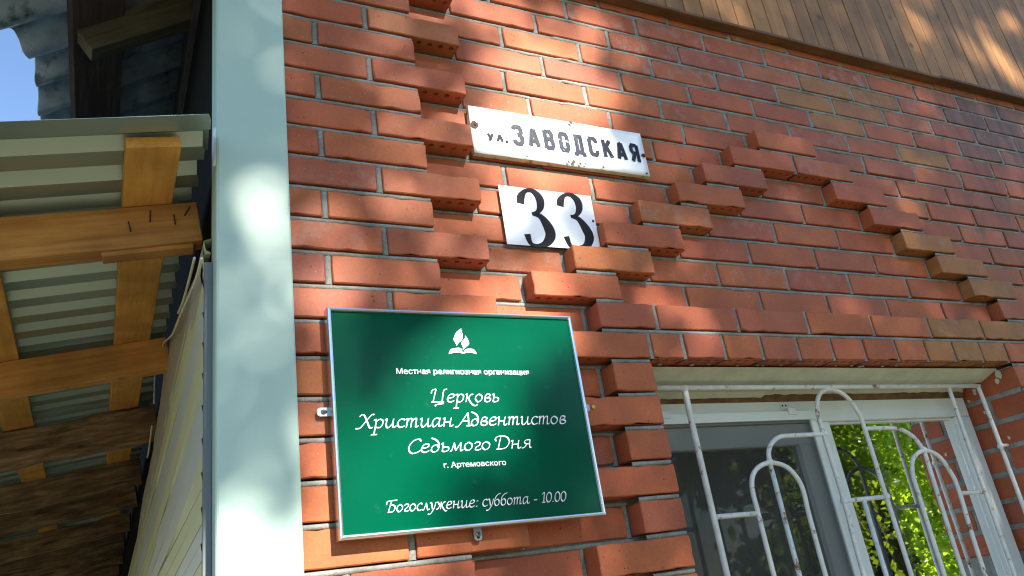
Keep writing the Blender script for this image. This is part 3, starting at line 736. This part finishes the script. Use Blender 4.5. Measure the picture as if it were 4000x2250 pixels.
# flanges turned back to the wall
def flange(pts, dy, drop):
    vs, fs = [], []
    for (x, z) in pts:
        rg = .0022 * noise.noise(Vector((x * 55, z * 55, 7))); vs += [Vector((x, -.0195, z)), Vector((x + drop[0] * .6, -.0155, z + drop[1] * .8)), Vector((x + drop[0], -.0195 + dy + rg, z + drop[1] + rg * .4))]
    for i in range(len(pts) - 1):
        a = i * 3; fs += [[a, a + 3, a + 4, a + 1], [a + 1, a + 4, a + 5, a + 2]]
    o = mesh_obj('flange', [v - Vector(sp_.location) for v in vs], fs, 'enamel_edge', sp_, smooth=True); return o
N = 40
flange([(A0 + (A1 - A0) * i / N, B0) for i in range(N + 1)], .0125, (0, -.0022)); flange([(A0, B0 + (B1 - B0) * i / 12) for i in range(13)], .0125, (-.0015, 0)); flange([(A1, B0 + (B1 - B0) * i / 12) for i in range(13)], .0125, (.0015, 0))
def blot(x, z, r, par, y, mat='rust'):
    n = 12; ph = rnd.random() * 9
    pts = [(x + r * (1 + .35 * noise.noise(Vector((math.cos(a) * 1.3, math.sin(a) * 1.3, ph)))) * math.cos(a), z + r * .9 * (1 + .35 * noise.noise(Vector((math.cos(a), math.sin(a), ph + 3)))) * math.sin(a)) for a in [2 * math.pi * i / n for i in range(n)]]
    return poly('rust_spot', pts, y, mat, par)
for (x, z, r) in ((.2815, -.2235, .0115), (.8150, -.241, .0075), (.5800, -.1695, .0055), (.5650, -.3000, .0060), (.548, -.3025, .004), (.585, -.3035, .0045), (.602, -.302, .003), (.660, -.3045, .004), (.42, -.304, .003), (.8105, -.302, .0035)):
    b_ = blot(x, z, r, sp_, -.0268 if abs(x - .5465) < .2 else -.0232)
def screwhead(x, y, z, r, par, mat='zinc', name='screw'):
    bm = bmesh.new(); bmesh.ops.create_uvsphere(bm, u_segments=10, v_segments=6, radius=r)
    sv = [Vector((v.co.x + x, y + v.co.z * -.5, v.co.y + z)) - Vector(par.location) for v in bm.verts]; sf = [[v.index for v in f.verts] for f in bm.faces]; bm.free()
    return mesh_obj(name, sv, sf, mat, par, smooth=True)
screwhead(.2815, -.0236, -.2235, .004, sp_, 'nail'); screwhead(.8150, -.0236, -.241, .005, sp_, 'nail')
def enamel_y(x, z):
    u = (x - A0) / (A1 - A0); t = (z - B0) / (B1 - B0)
    return -.0216 - .004 * (1 - (2 * u - 1) ** 2) * (1 - (2 * t - 1) ** 2)
# block letters: unit boxes 1 x 1
BL = {
 'З': [[(.08, .82), (.08, .93), (.25, 1), (.75, 1), (.92, .86), (.92, .66), (.72, .53), (.45, .53)], [(.72, .53), (.96, .40), (.96, .15), (.75, 0), (.25, 0), (.06, .08), (.06, .2)]],
 'А': [[(.0, -.02), (.42, 1.0)], [(.58, 1.0), (1.0, -.02)], [(.42, .98), (.58, .98)], [(.2, .27), (.8, .27)]],
 'В': [[(.06, -.04), (.06, 1.04)], [(.06, 1), (.72, 1), (.9, .86), (.88, .64), (.7, .53), (.06, .53)], [(.70, .53), (.95, .40), (.95, .14), (.75, 0), (.06, 0)]],
 'О': [[(.5, 1), (.22, 1), (.06, .85), (.06, .15), (.22, 0), (.78, 0), (.94, .15), (.94, .85), (.78, 1), (.5, 1)]],
 'Д': [[(.22, .0), (.22, .98), (.84, .98), (.84, .0)], [(-.06, 0), (1.06, 0)], [(-.02, 0), (-.02, -.22)], [(1.03, 0), (1.03, -.22)]],
 'С': [[(.94, .74), (.94, .86), (.78, 1), (.22, 1), (.06, .85), (.06, .15), (.22, 0), (.78, 0), (.94, .14), (.94, .27)]],
 'К': [[(.06, -.04), (.06, 1.04)], [(.95, 1.03), (.16, .47)], [(.42, .60), (1.0, -.03)]],
 'Я': [[(.94, -.04), (.94, 1.04)], [(.94, 1), (.28, 1), (.08, .86), (.08, .62), (.28, .49), (.94, .49)], [(.5, .49), (.04, -.03)]],
 'у': [[(.0, 1), (.5, .35)], [(1.0, 1), (.45, .1), (.1, .0)]], 'л': [[(.0, -.02), (.5, 1)], [(.5, 1), (1.0, -.02)]], '.': [[(0, .05), (.25, .05)]],
}
def seg_stroke(P, hw):
    """mitred uniform stroke through corner points"""
    out = []
    P = [Vector((a, b)) for a, b in P]; closed = (P[0] - P[-1]).length < 1e-6
    for i, p in enumerate(P):
        a = P[i - 1] if i else (P[-2] if closed else None); b = P[i + 1] if i < len(P) - 1 else (P[1] if closed else None)
        n1 = Vector((-(p - a).y, (p - a).x)).normalized() if a is not None else None
        n2 = Vector((-(b - p).y, (b - p).x)).normalized() if b is not None else None
        if n1 is None: n = n2
        elif n2 is None: n = n1
        else:
            n = (n1 + n2).normalized(); n = n / max(.5, n.dot(n1))
        out.append((p.x, p.y, n.x * hw, n.y * hw))
    return out
def block(text, slots, z0, h, hw, y, name, mat, par, dz=0):
    for ch, (xa, xb) in zip(text, slots):
        st = []
        for s in BL[ch]:
            st.append(seg_stroke([(xa + hw + (xb - xa - 2 * hw) * px, z0 + hw + (h - 2 * hw) * pz) for px, pz in s], hw))
        yy = y
        stroke_mesh(st, yy, name, mat, par)
pitch = (.8025 - .3865) / 8.88; wdl = pitch * .78
block('ЗАВОДСКАЯ', [(.3868 + i * (.8030 - .3868 - wdl) / 8, .3868 + i * (.8030 - .3868 - wdl) / 8 + wdl) for i in range(9)], -.2702, .0655, .0062, enamel_y, 'letter', 'letter', sp_)
block('ул', [(.3120, .3330), (.3390, .3600)], -.2680, .0265, .0036, enamel_y, 'letter', 'black', sp_); stroke_mesh([[(.3645, -.2635, 0, .0042), (.3730, -.2635, 0, .0042)]], enamel_y, 'letter', 'black', sp_)

# ------------------------------------------------------------------ house number plate
hn = empty('house_number_plate', (.47, -.012, -.56), 'white metal house number plate with black 33 under the street name', 'sign')
pts = [(.3285, -.5630), (.6060, -.5600), (.6075, -.3945), (.3285, -.3930)]
vs = [Vector((a, -.0120, b)) - Vector(hn.location) for a, b in pts] + [Vector((a, -.0108, b)) - Vector(hn.location) for a, b in pts]
mesh_obj('plate', vs, [[0, 1, 2, 3], [4, 5, 6, 7], [0, 1, 5, 4], [1, 2, 6, 5], [2, 3, 7, 6], [3, 0, 4, 7]], 'plate', hn)
U = [(0.3852, -0.4425, 0.0184), (0.3894, -0.4223, 0.019), (0.4049, -0.4031, 0.0104), (0.4259, -0.3996, 0.0135), (0.4433, -0.4177, 0.0215), (0.4439, -0.4414, 0.019), (0.4325, -0.4614, 0.0104), (0.414, -0.4696, 0.0067)]
Lw = [(0.4147, -0.4689, 0.0086), (0.438, -0.4749, 0.0153), (0.4546, -0.5012, 0.0258), (0.4584, -0.5271, 0.0264), (0.4416, -0.5514, 0.0178), (0.4169, -0.5603, 0.008), (0.3963, -0.556, 0.011), (0.3903, -0.53, 0.0166)]
U2 = [(0.5046, -0.4374, 0.0178), (0.5086, -0.4199, 0.0184), (0.5234, -0.402, 0.0098), (0.5438, -0.3987, 0.0129), (0.5617, -0.414, 0.0202), (0.5625, -0.4382, 0.0178), (0.5494, -0.4589, 0.0098), (0.5307, -0.4656, 0.0067)]
L2 = [(0.5319, -0.4645, 0.0086), (0.5542, -0.4712, 0.0147), (0.5711, -0.4982, 0.0245), (0.5772, -0.5229, 0.0245), (0.5629, -0.5491, 0.0172), (0.5372, -0.5558, 0.008), (0.5136, -0.5531, 0.0104), (0.506, -0.5266, 0.0153)]
stroke_mesh([var_stroke(U, 7, 1.14), var_stroke(Lw, 7, 1.14)], -.0124, 'digit', 'black', hn); stroke_mesh([var_stroke(U2, 7, 1.14), var_stroke(L2, 7, 1.14)], -.0124, 'digit', 'black', hn)
screwhead(.3420, -.0125, -.478, .0032, hn, 'zinc'); screwhead(.5995, -.0125, -.4725, .0040, hn, 'nail')

# ------------------------------------------------------------------ window
wn = empty('window', (1.4, .17, -2.3), 'white plastic window with an insect screen on its left sash and tree reflections in the right pane', 'window')
FY = .15; WB = -2.25
def bar(name, x0, x1, y0, y1, z0, z1, mat='pvc', b=.002, par=None): return box(name, x0, x1, y0, y1, z0, z1, mat, par or wn, b)
FX0, FX1, FT = .66, 2.120, -.9335
bar('frame_head', FX0, FX1, FY, FY + .06, -.999, FT); bar('frame_jamb', 2.040, FX1, FY, FY + .06, WB, -1.0); bar('frame_jamb', FX0, .70, FY, FY + .06, WB, -1.0)
bar('mullion', 1.385, 1.4425, FY + .002, FY + .06, WB, -1.0); bar('frame_sill', FX0, FX1, FY, FY + .06, WB - .06, WB)
# glazing bead steps of the right pane
for i, d in enumerate((.004, .009)):
    pass
bar('glazing_bead', 2.030, 2.040, FY + .014, FY + .03, WB, -1.0, b=.001); bar('glazing_bead', 1.4427, 2.03, FY + .014, FY + .03, -1.006, -.9992, b=.001); bar('glazing_bead', 1.4427, 1.449, FY + .014, FY + .03, WB, -1.006, b=.001)
def pane(name, x0, x1, z0, z1, y, mat):
    o = mesh_obj(name, [Vector(v) - Vector(wn.location) for v in ((x0, y, z0), (x1, y, z0), (x1, y, z1), (x0, y, z1))], [[0, 1, 2, 3]], mat, wn); return o
pane('glass_pane', 1.443, 2.04, WB, -1.0, FY + .024, 'glass')
# screen on the left sash
SY = FY - .012
bar('screen_frame', .70, 1.372, SY, SY + .010, -.994, -.9665, b=.001); bar('screen_frame', 1.352, 1.372, SY, SY + .010, WB, -.9945, b=.001)
pane('insect_screen', .70, 1.352, WB, -.994, SY + .006, 'screen')
for cx in (.815, 1.285):
    cl = bar('screen_clip', cx - .016, cx + .016, SY - .004, SY, -.979, -.957, b=.001)
    bar('clip_plate', cx - .030, cx + .004, FY - .0028, FY - .0004, -.958, -.940, b=.0005)
    for q in (-.022, -.008): screwhead(cx + q, FY - .003, -.948, .0032, wn, 'nail')
bar('sash_rail', .70, 1.384, FY + .012, FY + .05, -1.063, -1.0); bar('sash_stile', 1.305, 1.384, FY + .012, FY + .05, WB, -1.063)
bar('seal', 1.3725, 1.3765, FY - .004, FY + .002, WB, -1.0, 'black', 0)
pane('glass_pane', .70, 1.305, WB, -1.06, FY + .03, 'glass2')
# curtains and blinds as folded cloth
def cloth(name, x0, x1, z0, z1, y, amp, per, mat):
    vs, fs = [], []; n = int((x1 - x0) / per * 8)
    for i in range(n + 1):
        x = x0 + (x1 - x0) * i / n; yy = y + amp * math.sin(i / 8 * 2 * math.pi) + amp * .5 * math.sin(i / 8 * 2.3)
        vs += [Vector((x, yy, z0)) - Vector(wn.location), Vector((x + .01, yy * 1.0, z1)) - Vector(wn.location)]
    for i in range(n): a = i * 2; fs.append([a, a + 2, a + 3, a + 1])
    return mesh_obj(name, vs, fs, mat, wn, smooth=True)
cloth('curtain', 1.78, 2.2, WB, -.93, .30, .012, .05, 'curtain'); cloth('curtain', .66, 1.36, WB, -.93, .34, .01, .12, 'blind')
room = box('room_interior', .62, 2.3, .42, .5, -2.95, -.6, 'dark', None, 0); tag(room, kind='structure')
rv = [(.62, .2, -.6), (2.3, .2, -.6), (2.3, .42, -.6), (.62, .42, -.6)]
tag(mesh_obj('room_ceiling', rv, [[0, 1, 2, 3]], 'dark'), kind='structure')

# ------------------------------------------------------------------ window grille
gr = empty('window_grille', (1.4, .05, -2.2), 'white painted welded bar grille with round arches in front of the window', 'grille')
GY = .05
dx = lambda x: x + (GY - .03) / .03 * (.0265 + .0125 * (x - .81) )
def gx(x): return x + (GY - .03) * (.85 + .43 * (x - .81))          # values measured on the plane y=.03, moved back with the grille
def gz(z): return z + (GY - .03) * (.30 - .62 * (-.93 - z))
def gp(P): return [(gx(a), GY, gz(b)) for a, b in P]
r_ = .0068; LOW = -2.2
def gbar(P, r=r_, sub=8, name='bar'):
    P = gp(P); P = [tuple(p) for p in (spline(P, sub) if len(P) > 2 else P)]
    return tube(name, P, r, 'grille', gr, 8)
gbar([(.68, -.925), (2.045, -.929)], .0070)
gbar([(.812, -.929), (.810, -1.166), (.812, LOW)], .0082, 3)
gbar([(.820, -1.257), (.950, -1.259)], .0065)
gbar([(.956, LOW), (.956, -1.42), (.956, -1.27), (.958, -1.19), (.985, -1.150), (1.039, -1.134), (1.098, -1.150), (1.130, -1.20), (1.1285, -1.28), (1.128, -1.43), (1.128, LOW)], .0065)
gbar([(1.040, -1.134), (1.040, LOW)], .0065)
gbar([(1.040, -1.134), (1.046, -1.105), (1.066, -1.082), (1.098, -1.067), (1.135, -1.0645), (1.270, -1.064)], .0065)
gbar([(1.258, LOW), (1.264, -1.443), (1.271, -1.25), (1.268, -1.06), (1.273, -.99), (1.300, -.948), (1.348, -.934), (1.402, -.955), (1.434, -1.006), (1.440, -1.06), (1.441, -1.25), (1.443, -1.46), (1.443, LOW)], .0065)
gbar([(1.275, -1.250), (1.440, -1.250)], .0065); gbar([(1.347, -1.250), (1.344, LOW)], .0065)
gbar([(1.441, -1.054), (1.560, -1.056), (1.605, -1.066), (1.642, -1.090), (1.664, -1.128)], .0065)
gbar([(1.574, LOW), (1.574, -1.47), (1.578, -1.25), (1.582, -1.19), (1.608, -1.148), (1.665, -1.128), (1.722, -1.148), (1.752, -1.20), (1.760, -1.26), (1.747, -1.49), (1.745, LOW)], .0065)
gbar([(1.665, -1.128), (1.655, -1.48), (1.650, LOW)], .0065)
gbar([(1.761, -1.262), (1.880, -1.264)], .0065); gbar([(1.886, -.929), (1.880, -1.27), (1.876, LOW)], .0065)
gbar([(2.038, -.929), (2.040, -1.12), (2.034, LOW)], .0068, 3)
gbar([(2.040, -1.13), (2.075, -1.128)], .005)
for (x, z) in ((1.348, -.932), (1.040, -1.134), (1.665, -1.128), (1.272, -1.064), (1.272, -1.250), (1.441, -1.250), (.812, -.929), (2.04, -1.13)):
    bm = bmesh.new(); bmesh.ops.create_icosphere(bm, subdivisions=2, radius=.0108)
    sv = [Vector((gx(x), GY, gz(z))) + v.co * (1 + .2 * noise.noise(v.co * 300)) - Vector(gr.location) for v in bm.verts]; sf = [[v.index for v in f.verts] for f in bm.faces]; bm.free()
    mesh_obj('weld', sv, sf, 'grille', gr, smooth=True)

# ------------------------------------------------------------------ lean-to roof at the side of the house
E1 = Vector((1, -.075, .17)); E1n = E1.normalized(); EY = Vector((.0, 1, 0))
def rz(x, off=0): return -.42 + .17 * (x + .38) - off
def rp(x, y, off=0): return Vector((x, y - .075 * (x + .38), rz(x, off)))
po = empty('lean_to_roof', (-1, 1, GZ), 'lean-to roof of profiled metal on yellow pine boards beside the house, seen from below', 'roof')
prf = [(0, 0), (.034, 0), (.040, .024), (.074, .024), (.096, 0)]; PER = .115; vs, fs = [], []
XL, XRr = -3.2, -.378; ys = []
y = -.185
ys.append((y, 0)); y += .02
while y < 11:
    for (dy, dz) in prf: ys.append((y + dy, dz))
    y += PER
for i, (yy, dz) in enumerate(ys):
    jag = -.006 * (1 + math.sin(yy * 55)) if True else 0
    for x in (XL, -.9, XRr + jag): vs.append(rp(x, yy) + Vector((0, 0, dz)) - Vector(po.location))
    if i:
        for j in range(2): a = (i - 1) * 3 + j; fs.append([a, a + 3, a + 4, a + 1])
o = mesh_obj('metal_sheet', vs, fs, 'sheet', po); md = o.modifiers.new('t', 'SOLIDIFY'); md.thickness = .0008; md.offset = 1
fl_ = frame_box('edge_flashing', rp(-.62, -.10, -.034), E1n * .25, EY * .10, Vector((0, 0, .0015)), 'sheet', po, 0)
for i, x in enumerate((-.53, -.878, -1.22, -1.57, -1.92, -2.27, -2.6)):
    y0 = -.12 + .01 * i; L = 11
    frame_box('board', rp(x, y0, .026) , Vector((.0985, 0, .0985 * .17)), EY * L, Vector((0, 0, .024)), 'fresh_y', po, .0015, 0, .004, 12)
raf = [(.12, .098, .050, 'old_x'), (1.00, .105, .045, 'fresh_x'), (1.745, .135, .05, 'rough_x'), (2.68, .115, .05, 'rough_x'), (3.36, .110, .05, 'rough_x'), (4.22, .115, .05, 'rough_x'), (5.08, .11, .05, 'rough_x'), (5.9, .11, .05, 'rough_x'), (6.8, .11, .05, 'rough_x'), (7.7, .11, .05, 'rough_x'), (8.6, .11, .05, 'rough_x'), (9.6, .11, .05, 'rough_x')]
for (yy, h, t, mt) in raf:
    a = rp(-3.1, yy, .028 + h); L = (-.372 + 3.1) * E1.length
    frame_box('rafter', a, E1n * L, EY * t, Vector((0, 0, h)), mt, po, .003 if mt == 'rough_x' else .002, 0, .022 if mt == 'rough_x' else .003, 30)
frame_box('packing_lath', rp(-.565, .128, .138), E1n * .185, EY * .04, Vector((0, 0, .012)), 'old_x', po, .002)
# nails bent over in the first rafter
for (x, dz, tx, tz) in ((-.512, .050, -.006, .020), (-.475, .030, 0, .024), (-.424, .042, -.004, .020), (-.405, .022, .010, .018)):
    p = rp(x, .12, .040 + dz) + Vector((0, -.001, 0)); tube('nail', [p, p + Vector((tx * .3, -.006, tz * .3)), p + Vector((tx, -.010, tz))], .0016, 'nail', po, 6)
# ------------------------------------------------------------------ upper eave of the house
ev = empty('house_eave', (-.6, 1, .3), 'dark underside of the corrugated slate eave on the upper left corner of the house', 'roof')
E2 = Vector((1, .02, .69)).normalized()
def ep(x, y, off=0): return Vector((x, y, .5 + .69 * (x + .38) - off))
for s_i, (ya, yb, lift, xe) in enumerate(((-.40, .56, .002, -.785), (.52, 1.06, .004, -.772), (1.02, 2.0, .002, -.785), (1.96, 3.4, .004, -.78), (3.36, 6.4, .002, -.785), (6.3, 12, .004, -.785))):
    vs, fs = [], []; n = int((yb - ya) / .0125)
    xe0 = xe
    for i in range(n + 1):
        yy = ya + (yb - ya) * i / n; xe = xe0 - max(0, .53 - yy) * .42; dz = .024 * math.cos(yy / .15 * 2 * math.pi) + lift
        for j, x in enumerate((xe + .004 * noise.noise(Vector((yy * 30, 0, s_i))), -.55, -.25)):
            vs.append(ep(x, yy) + Vector((-.0, 0, dz)) - Vector(ev.location))
        if i:
            for j in range(2): a = (i - 1) * 3 + j; fs.append([a, a + 3, a + 4, a + 1])
    o = mesh_obj('slate_sheet', vs, fs, 'slate', ev, smooth=True); md = o.modifiers.new('t', 'SOLIDIFY'); md.thickness = .006; md.offset = 1
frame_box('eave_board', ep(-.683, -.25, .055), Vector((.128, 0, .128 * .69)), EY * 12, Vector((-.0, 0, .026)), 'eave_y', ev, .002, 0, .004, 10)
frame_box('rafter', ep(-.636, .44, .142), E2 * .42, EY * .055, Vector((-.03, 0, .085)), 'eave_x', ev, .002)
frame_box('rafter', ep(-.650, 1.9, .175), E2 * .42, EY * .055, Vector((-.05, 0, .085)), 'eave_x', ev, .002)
box('wall_plate', -.37, -.30, -.02, 12, .36, .6, 'eave_y', ev, .002)
dn_ = box('shed_end_wall', -3.3, -.36, 11.2, 11.3, GZ, .1, 'rough_x', None, 0); tag(dn_, 'dark rough board wall closing the far end under the lean-to roof', 'wall')
# ------------------------------------------------------------------ side siding, film, cables
sdg = empty('siding', (-.37, 1, GZ), 'yellow-green plastic siding stacked along the side wall behind the corner strip', 'siding')
def top_z(y):
    P = [(-.05, -.60), (.18, -.62), (.78, -.67), (1.42, -.72), (1.97, -.87), (3.13, -.95), (11, -1.4)]
    for (a, b), (c, d) in zip(P[:-1], P[1:]):
        if y <= c: return b + (d - b) * (y - a) / (c - a)
    return P[-1][1]
def seam(y, k): return -.60 - .064 * k - (.05 + .03 * math.sin(k * 2.1)) * y - .09 * (1 - math.exp(-max(0, y) * 2.2)) * max(0, 1 - abs(k - 3) / 5)
for k in range(0, 22):
    vs, fs = [], []; n = 40
    for i in range(n + 1):
        yy = .001 + 9 * (i / n) ** 1.6
        za = seam(yy, k); zb_ = seam(yy, k + 1)
        for (f, dx_) in ((0, .004), (.10, -.012), (.44, -.008), (.52, .002), (.62, -.014), (1.0, -.010), (1.04, .004)):
            z = za + (zb_ - za) * f
            vs.append(Vector((-.3645 + dx_ + .0015 * noise.noise(Vector((yy * 2, k, 0))), yy, z)) - Vector(sdg.location))
        if i:
            for j in range(6): a = (i - 1) * 7 + j; fs.append([a, a + 7, a + 8, a + 1])
    mesh_obj('siding_board', vs, fs, 'siding_grey' if k in (2, 5, 6, 9, 12, 13, 16) else 'siding', sdg)
box('corner_channel', -.376, -.3605, -.010, .003, -2.4, -.66, 'channel', sdg, .001)
fv, ff = [], []; n = 60
FP = [(.02, -.59), (.2, -.585), (.338, -.548), (.7, -.48), (1.095, -.426), (1.4, -.50), (1.606, -.57), (1.786, -.626), (2.525, -.674), (3.371, -.837), (6, -1.0)]
FS = spline([(a, b, 0) for a, b in FP], 7)
for i, p in enumerate(FS):
    zb_ = -.72 - .05 * p.x
    for j in range(7):
        t = j / 6; x = -.372 - .006 * math.sin(t * 3.0) * (1 + noise.noise(Vector((p.x * 3, t * 2, 0)))) - .003 * noise.noise(Vector((p.x * 9, t * 6, 4)))
        fv.append((x if t > .02 else -.366, p.x, p.y + (zb_ - p.y) * t))
    if i:
        for j in range(6): a = (i - 1) * 7 + j; ff.append([a, a + 7, a + 8, a + 1])
fo = mesh_obj('wrap_film', fv, ff, 'film', smooth=True); tag(fo, 'loose grey building film tucked above the green siding', 'film')
CB = [([(.025, -.636), (.15, -.635), (.278, -.627), (.325, -.619), (.42, -.60)], 'thin cream cable running down the film edge under the first rafter'),
      ([(-.111, -.702), (.018, -.697), (.321, -.639), (.57, -.596), (.80, -.530), (.95, -.485), (1.10, -.475)], 'long cream cable curving along the film and hooking onto the second rafter'),
      ([(1.398, -.43), (1.409, -.491), (1.403, -.547)], 'short cream cable hanging straight behind the second rafter'),
      ([(1.50, -.60), (1.648, -.648), (1.761, -.656)], 'short cream cable slanting beside the film behind the second rafter')]
for P, lb in CB:
    o = tube('cable', [tuple(p) for p in spline([(-.392, a, b) for a, b in P], 6)], .0028, 'cable', None, 6)
    tag(o, lb, 'cable', 'cables hanging under the lean-to roof')

# ------------------------------------------------------------------ trees opposite the wall (shade, and the reflection in the glass)
LIT = [  # gaps in the crown, given where their light falls on the wall: x, z, half sizes, tilt, share of sun let through
 (.56, -.06, .19, .22, -20, 1.0), (.50, -.26, .24, .13, -8, 1.0), (.34, .20, .20, .09, 0, .45), (.72, .24, .14, .07, 0, .4), (.76, .10, .12, .10, 0, .3),
 (.41, -.46, .15, .10, -20, .6), (.62, -.42, .08, .07, 0, .5), (.48, -.62, .13, .06, 0, .55), (.34, -.69, .11, .06, 0, .8),
 (.36, -.81, .10, .08, 45, .95), (.24, -.90, .13, .115, 45, 1.0), (.12, -1.02, .14, .125, 45, 1.0), (-.02, -1.12, .14, .12, 45, 1.0), (-.08, -1.22, .10, .08, 45, 1.0), (.10, -.25, .17, .45, 0, .10), (-.10, -1.30, .10, .08, 0, 1.0),
 (-.08, -.745, .12, .04, 0, .85), (-.16, -.95, .03, .12, 0, .6), (-.18, -1.16, .04, .14, 0, .8), (-.30, -1.34, .16, .085, -12, 1.0), (.08, -1.32, .08, .05, 0, .5),
 (-.12, -.62, .035, .05, 0, .35), (-.335, -.93, .04, .12, -15, .26), (-.29, -.72, .06, .16, -35, .10), (-.25, -.95, .04, .08, -30, .13), (-.35, -1.20, .05, .06, -30, .45), (-.5, -.6, .06, .10, 0, .3), (.02, -.35, .05, .05, 0, .3),
 (.845, -.83, .05, .05, 0, .8), (.80, -.75, .11, .04, 0, .35), (1.986, -.26, .035, .06, 0, .5), (.73, -.65, .05, .05, 0, .3), (1.36, -.30, .05, .04, 0, .15),
 (1.26, .42, .03, .05, 0, .35), (1.38, .44, .04, .07, 0, .5), (1.63, .52, .03, .06, 0, .35), (2.44, .63, .045, .10, 30, .75), (2.78, .56, .035, .10, 30, .5), (2.93, .68, .04, .06, 0, .6), (3.0, .53, .06, .16, 35, .9), (3.2, .80, .06, .08, 0, .7), (2.57, .78, .04, .05, 0, .4), (3.1, .40, .05, .06, 0, .5)]
def lit(u, z):
    T = .012
    for (a, b, su, sz, ang, amp) in LIT:
        c, s = math.cos(math.radians(ang)), math.sin(math.radians(ang)); p = (u - a) * c + (z - b) * s; q = -(u - a) * s + (z - b) * c
        d = (p / su) ** 2 + (q / sz) ** 2
        if d < 4: T = max(T, amp * (1 if d < .7 else math.exp(-(d - .7) * 2.6)))
    return min(T, 1)
def leaf_faces(p, s, r, vs, fs):
    n = Vector((r.gauss(0, 1), r.gauss(0, 1) - .3, r.gauss(0, 1) + .2)).normalized(); a = n.orthogonal().normalized(); a.rotate(Matrix.Rotation(r.random() * 6.28, 3, n)); b = n.cross(a)
    b0 = len(vs); w_ = s * .38
    vs.extend([p - a * s * .5, p + b * w_ - a * s * .05 + n * s * .06, p + a * s * .55, p - b * w_ - a * s * .05 + n * s * .06])
    fs.append([b0, b0 + 1, b0 + 2, b0 + 3])
def trunk(name, base, top, r0, par, seed, spread, nlimb=9):
    r = random.Random(seed); vs, fs = [], []
    def add(P, R_):
        v, f = tube_data(P, R_, 8); b0 = len(vs); vs.extend(v); fs.extend([[i + b0 for i in q] for q in f])
    P = [base.lerp(top, t) + Vector((r.uniform(-.08, .08), r.uniform(-.08, .08), 0)) for t in (0, .25, .5, .75, 1)]
    add(P, [r0, r0 * .8, r0 * .6, r0 * .4, r0 * .15])
    for i in range(nlimb):
        t = r.uniform(.35, .95); s = base.lerp(top, t); a = r.random() * 6.28; L = spread * r.uniform(.6, 1) * (1.2 - t * .6)
        e = s + Vector((math.cos(a) * L, math.sin(a) * L, L * .55)); mid = s.lerp(e, .5) + Vector((0, 0, -.08))
        add([s, mid, e], [r0 * .35, r0 * .2, r0 * .06])
    mesh_obj(name, [v - Vector(par.location) for v in vs], fs, 'bark', par, smooth=True)
def shade_tree():
    base = Vector((3.8, -10.0, GZ)); t = empty('shade_tree', base, 'large leafy tree opposite the wall whose shade dapples the bricks', 'tree')
    r = random.Random(3); vs, fs = [], []; n = 0
    U0, U1, V0, V1 = -2.2, 4.6, -3.2, 2.2
    ODmax = -math.log(.012); la = .095 ** 2 * .40 * .5
    dens = ODmax / la                                 # leaves per m2 seen from the sun
    area = (U1 - U0) * (V1 - V0) * abs(SUN.y)
    for i in range(int(area * dens)):
        u = r.uniform(U0, U1); v = r.uniform(V0, V1)
        # crown shaped by LIT: leaves left out where sun should reach the wall
        if r.random() > -math.log(lit(u, v)) / ODmax: continue
        a = r.uniform(8.0, 12.0); p = Vector((u, 0, v)) + SUN / abs(SUN.y) * a
        leaf_faces(p, .095 * r.uniform(.75, 1.2), r, vs, fs); n += 1
    print('leaves', n)
    o = mesh_obj('crown', [v - base for v in vs], fs, 'leaf', t); o['kind'] = 'stuff'
    trunk('trunk', base, Vector((3.6, -10.2, 8.5)), .2, t, 5, 2.0, 8)
shade_tree()
def round_tree(base, cen, rad, nl, s, mat, label, seed, ncl=60):
    t = empty('leafy_tree', base, label, 'tree'); r = random.Random(seed); vs, fs = [], []
    cl = []
    for i in range(ncl):
        d = Vector((r.gauss(0, 1), r.gauss(0, 1), r.gauss(0, 1))).normalized() * r.random() ** .35
        cl.append((Vector((cen[0] + d.x * rad[0], cen[1] + d.y * rad[1], cen[2] + d.z * rad[2])), r.uniform(.25, .6)))
    for i in range(nl):
        c, q = r.choice(cl); q *= .8; p = c + Vector((r.gauss(0, q), r.gauss(0, q), r.gauss(0, q * .7)))
        if p.y > -2.3 and p.x < 4.5: continue
        leaf_faces(p, s * r.uniform(.7, 1.3), r, vs, fs)
    o = mesh_obj('crown', [v - Vector(base) for v in vs], fs, mat, t); o['kind'] = 'stuff'
    trunk('trunk', Vector(base), Vector(cen) + Vector((0, 0, rad[2] * .6)), .14, t, seed + 1, rad[0] * .8)
round_tree((7.6, -4.6, GZ), (7.4, -4.6, -.1), (1.9, 1.6, 1.9), 24000, .085, 'leaf2', 'bright sunlit maple standing to the right, mirrored in the right window pane', 11, 30)
round_tree((14, -9.0, GZ), (14, -9.0, .5), (4.6, 3.6, 3.9), 16000, .30, 'leaf', 'tall dark green tree added furthest right, backing the bright maple in the reflection', 21)  # unseen dark backing, added to close sky gaps in the pane's reflection
round_tree((5.0, -12.5, GZ), (5.0, -12.5, .5), (3.2, 2.5, 3.0), 8000, .22, 'leaf', 'broad dark green tree added opposite the window to back its reflection', 31)  # added out of view so the panes mirror less bright sky
round_tree((-3.0, -14, GZ), (-3, -14, .5), (3.5, 2.5, 3.0), 6000, .25, 'leaf', 'round dark green tree in the back row far to the left', 41)
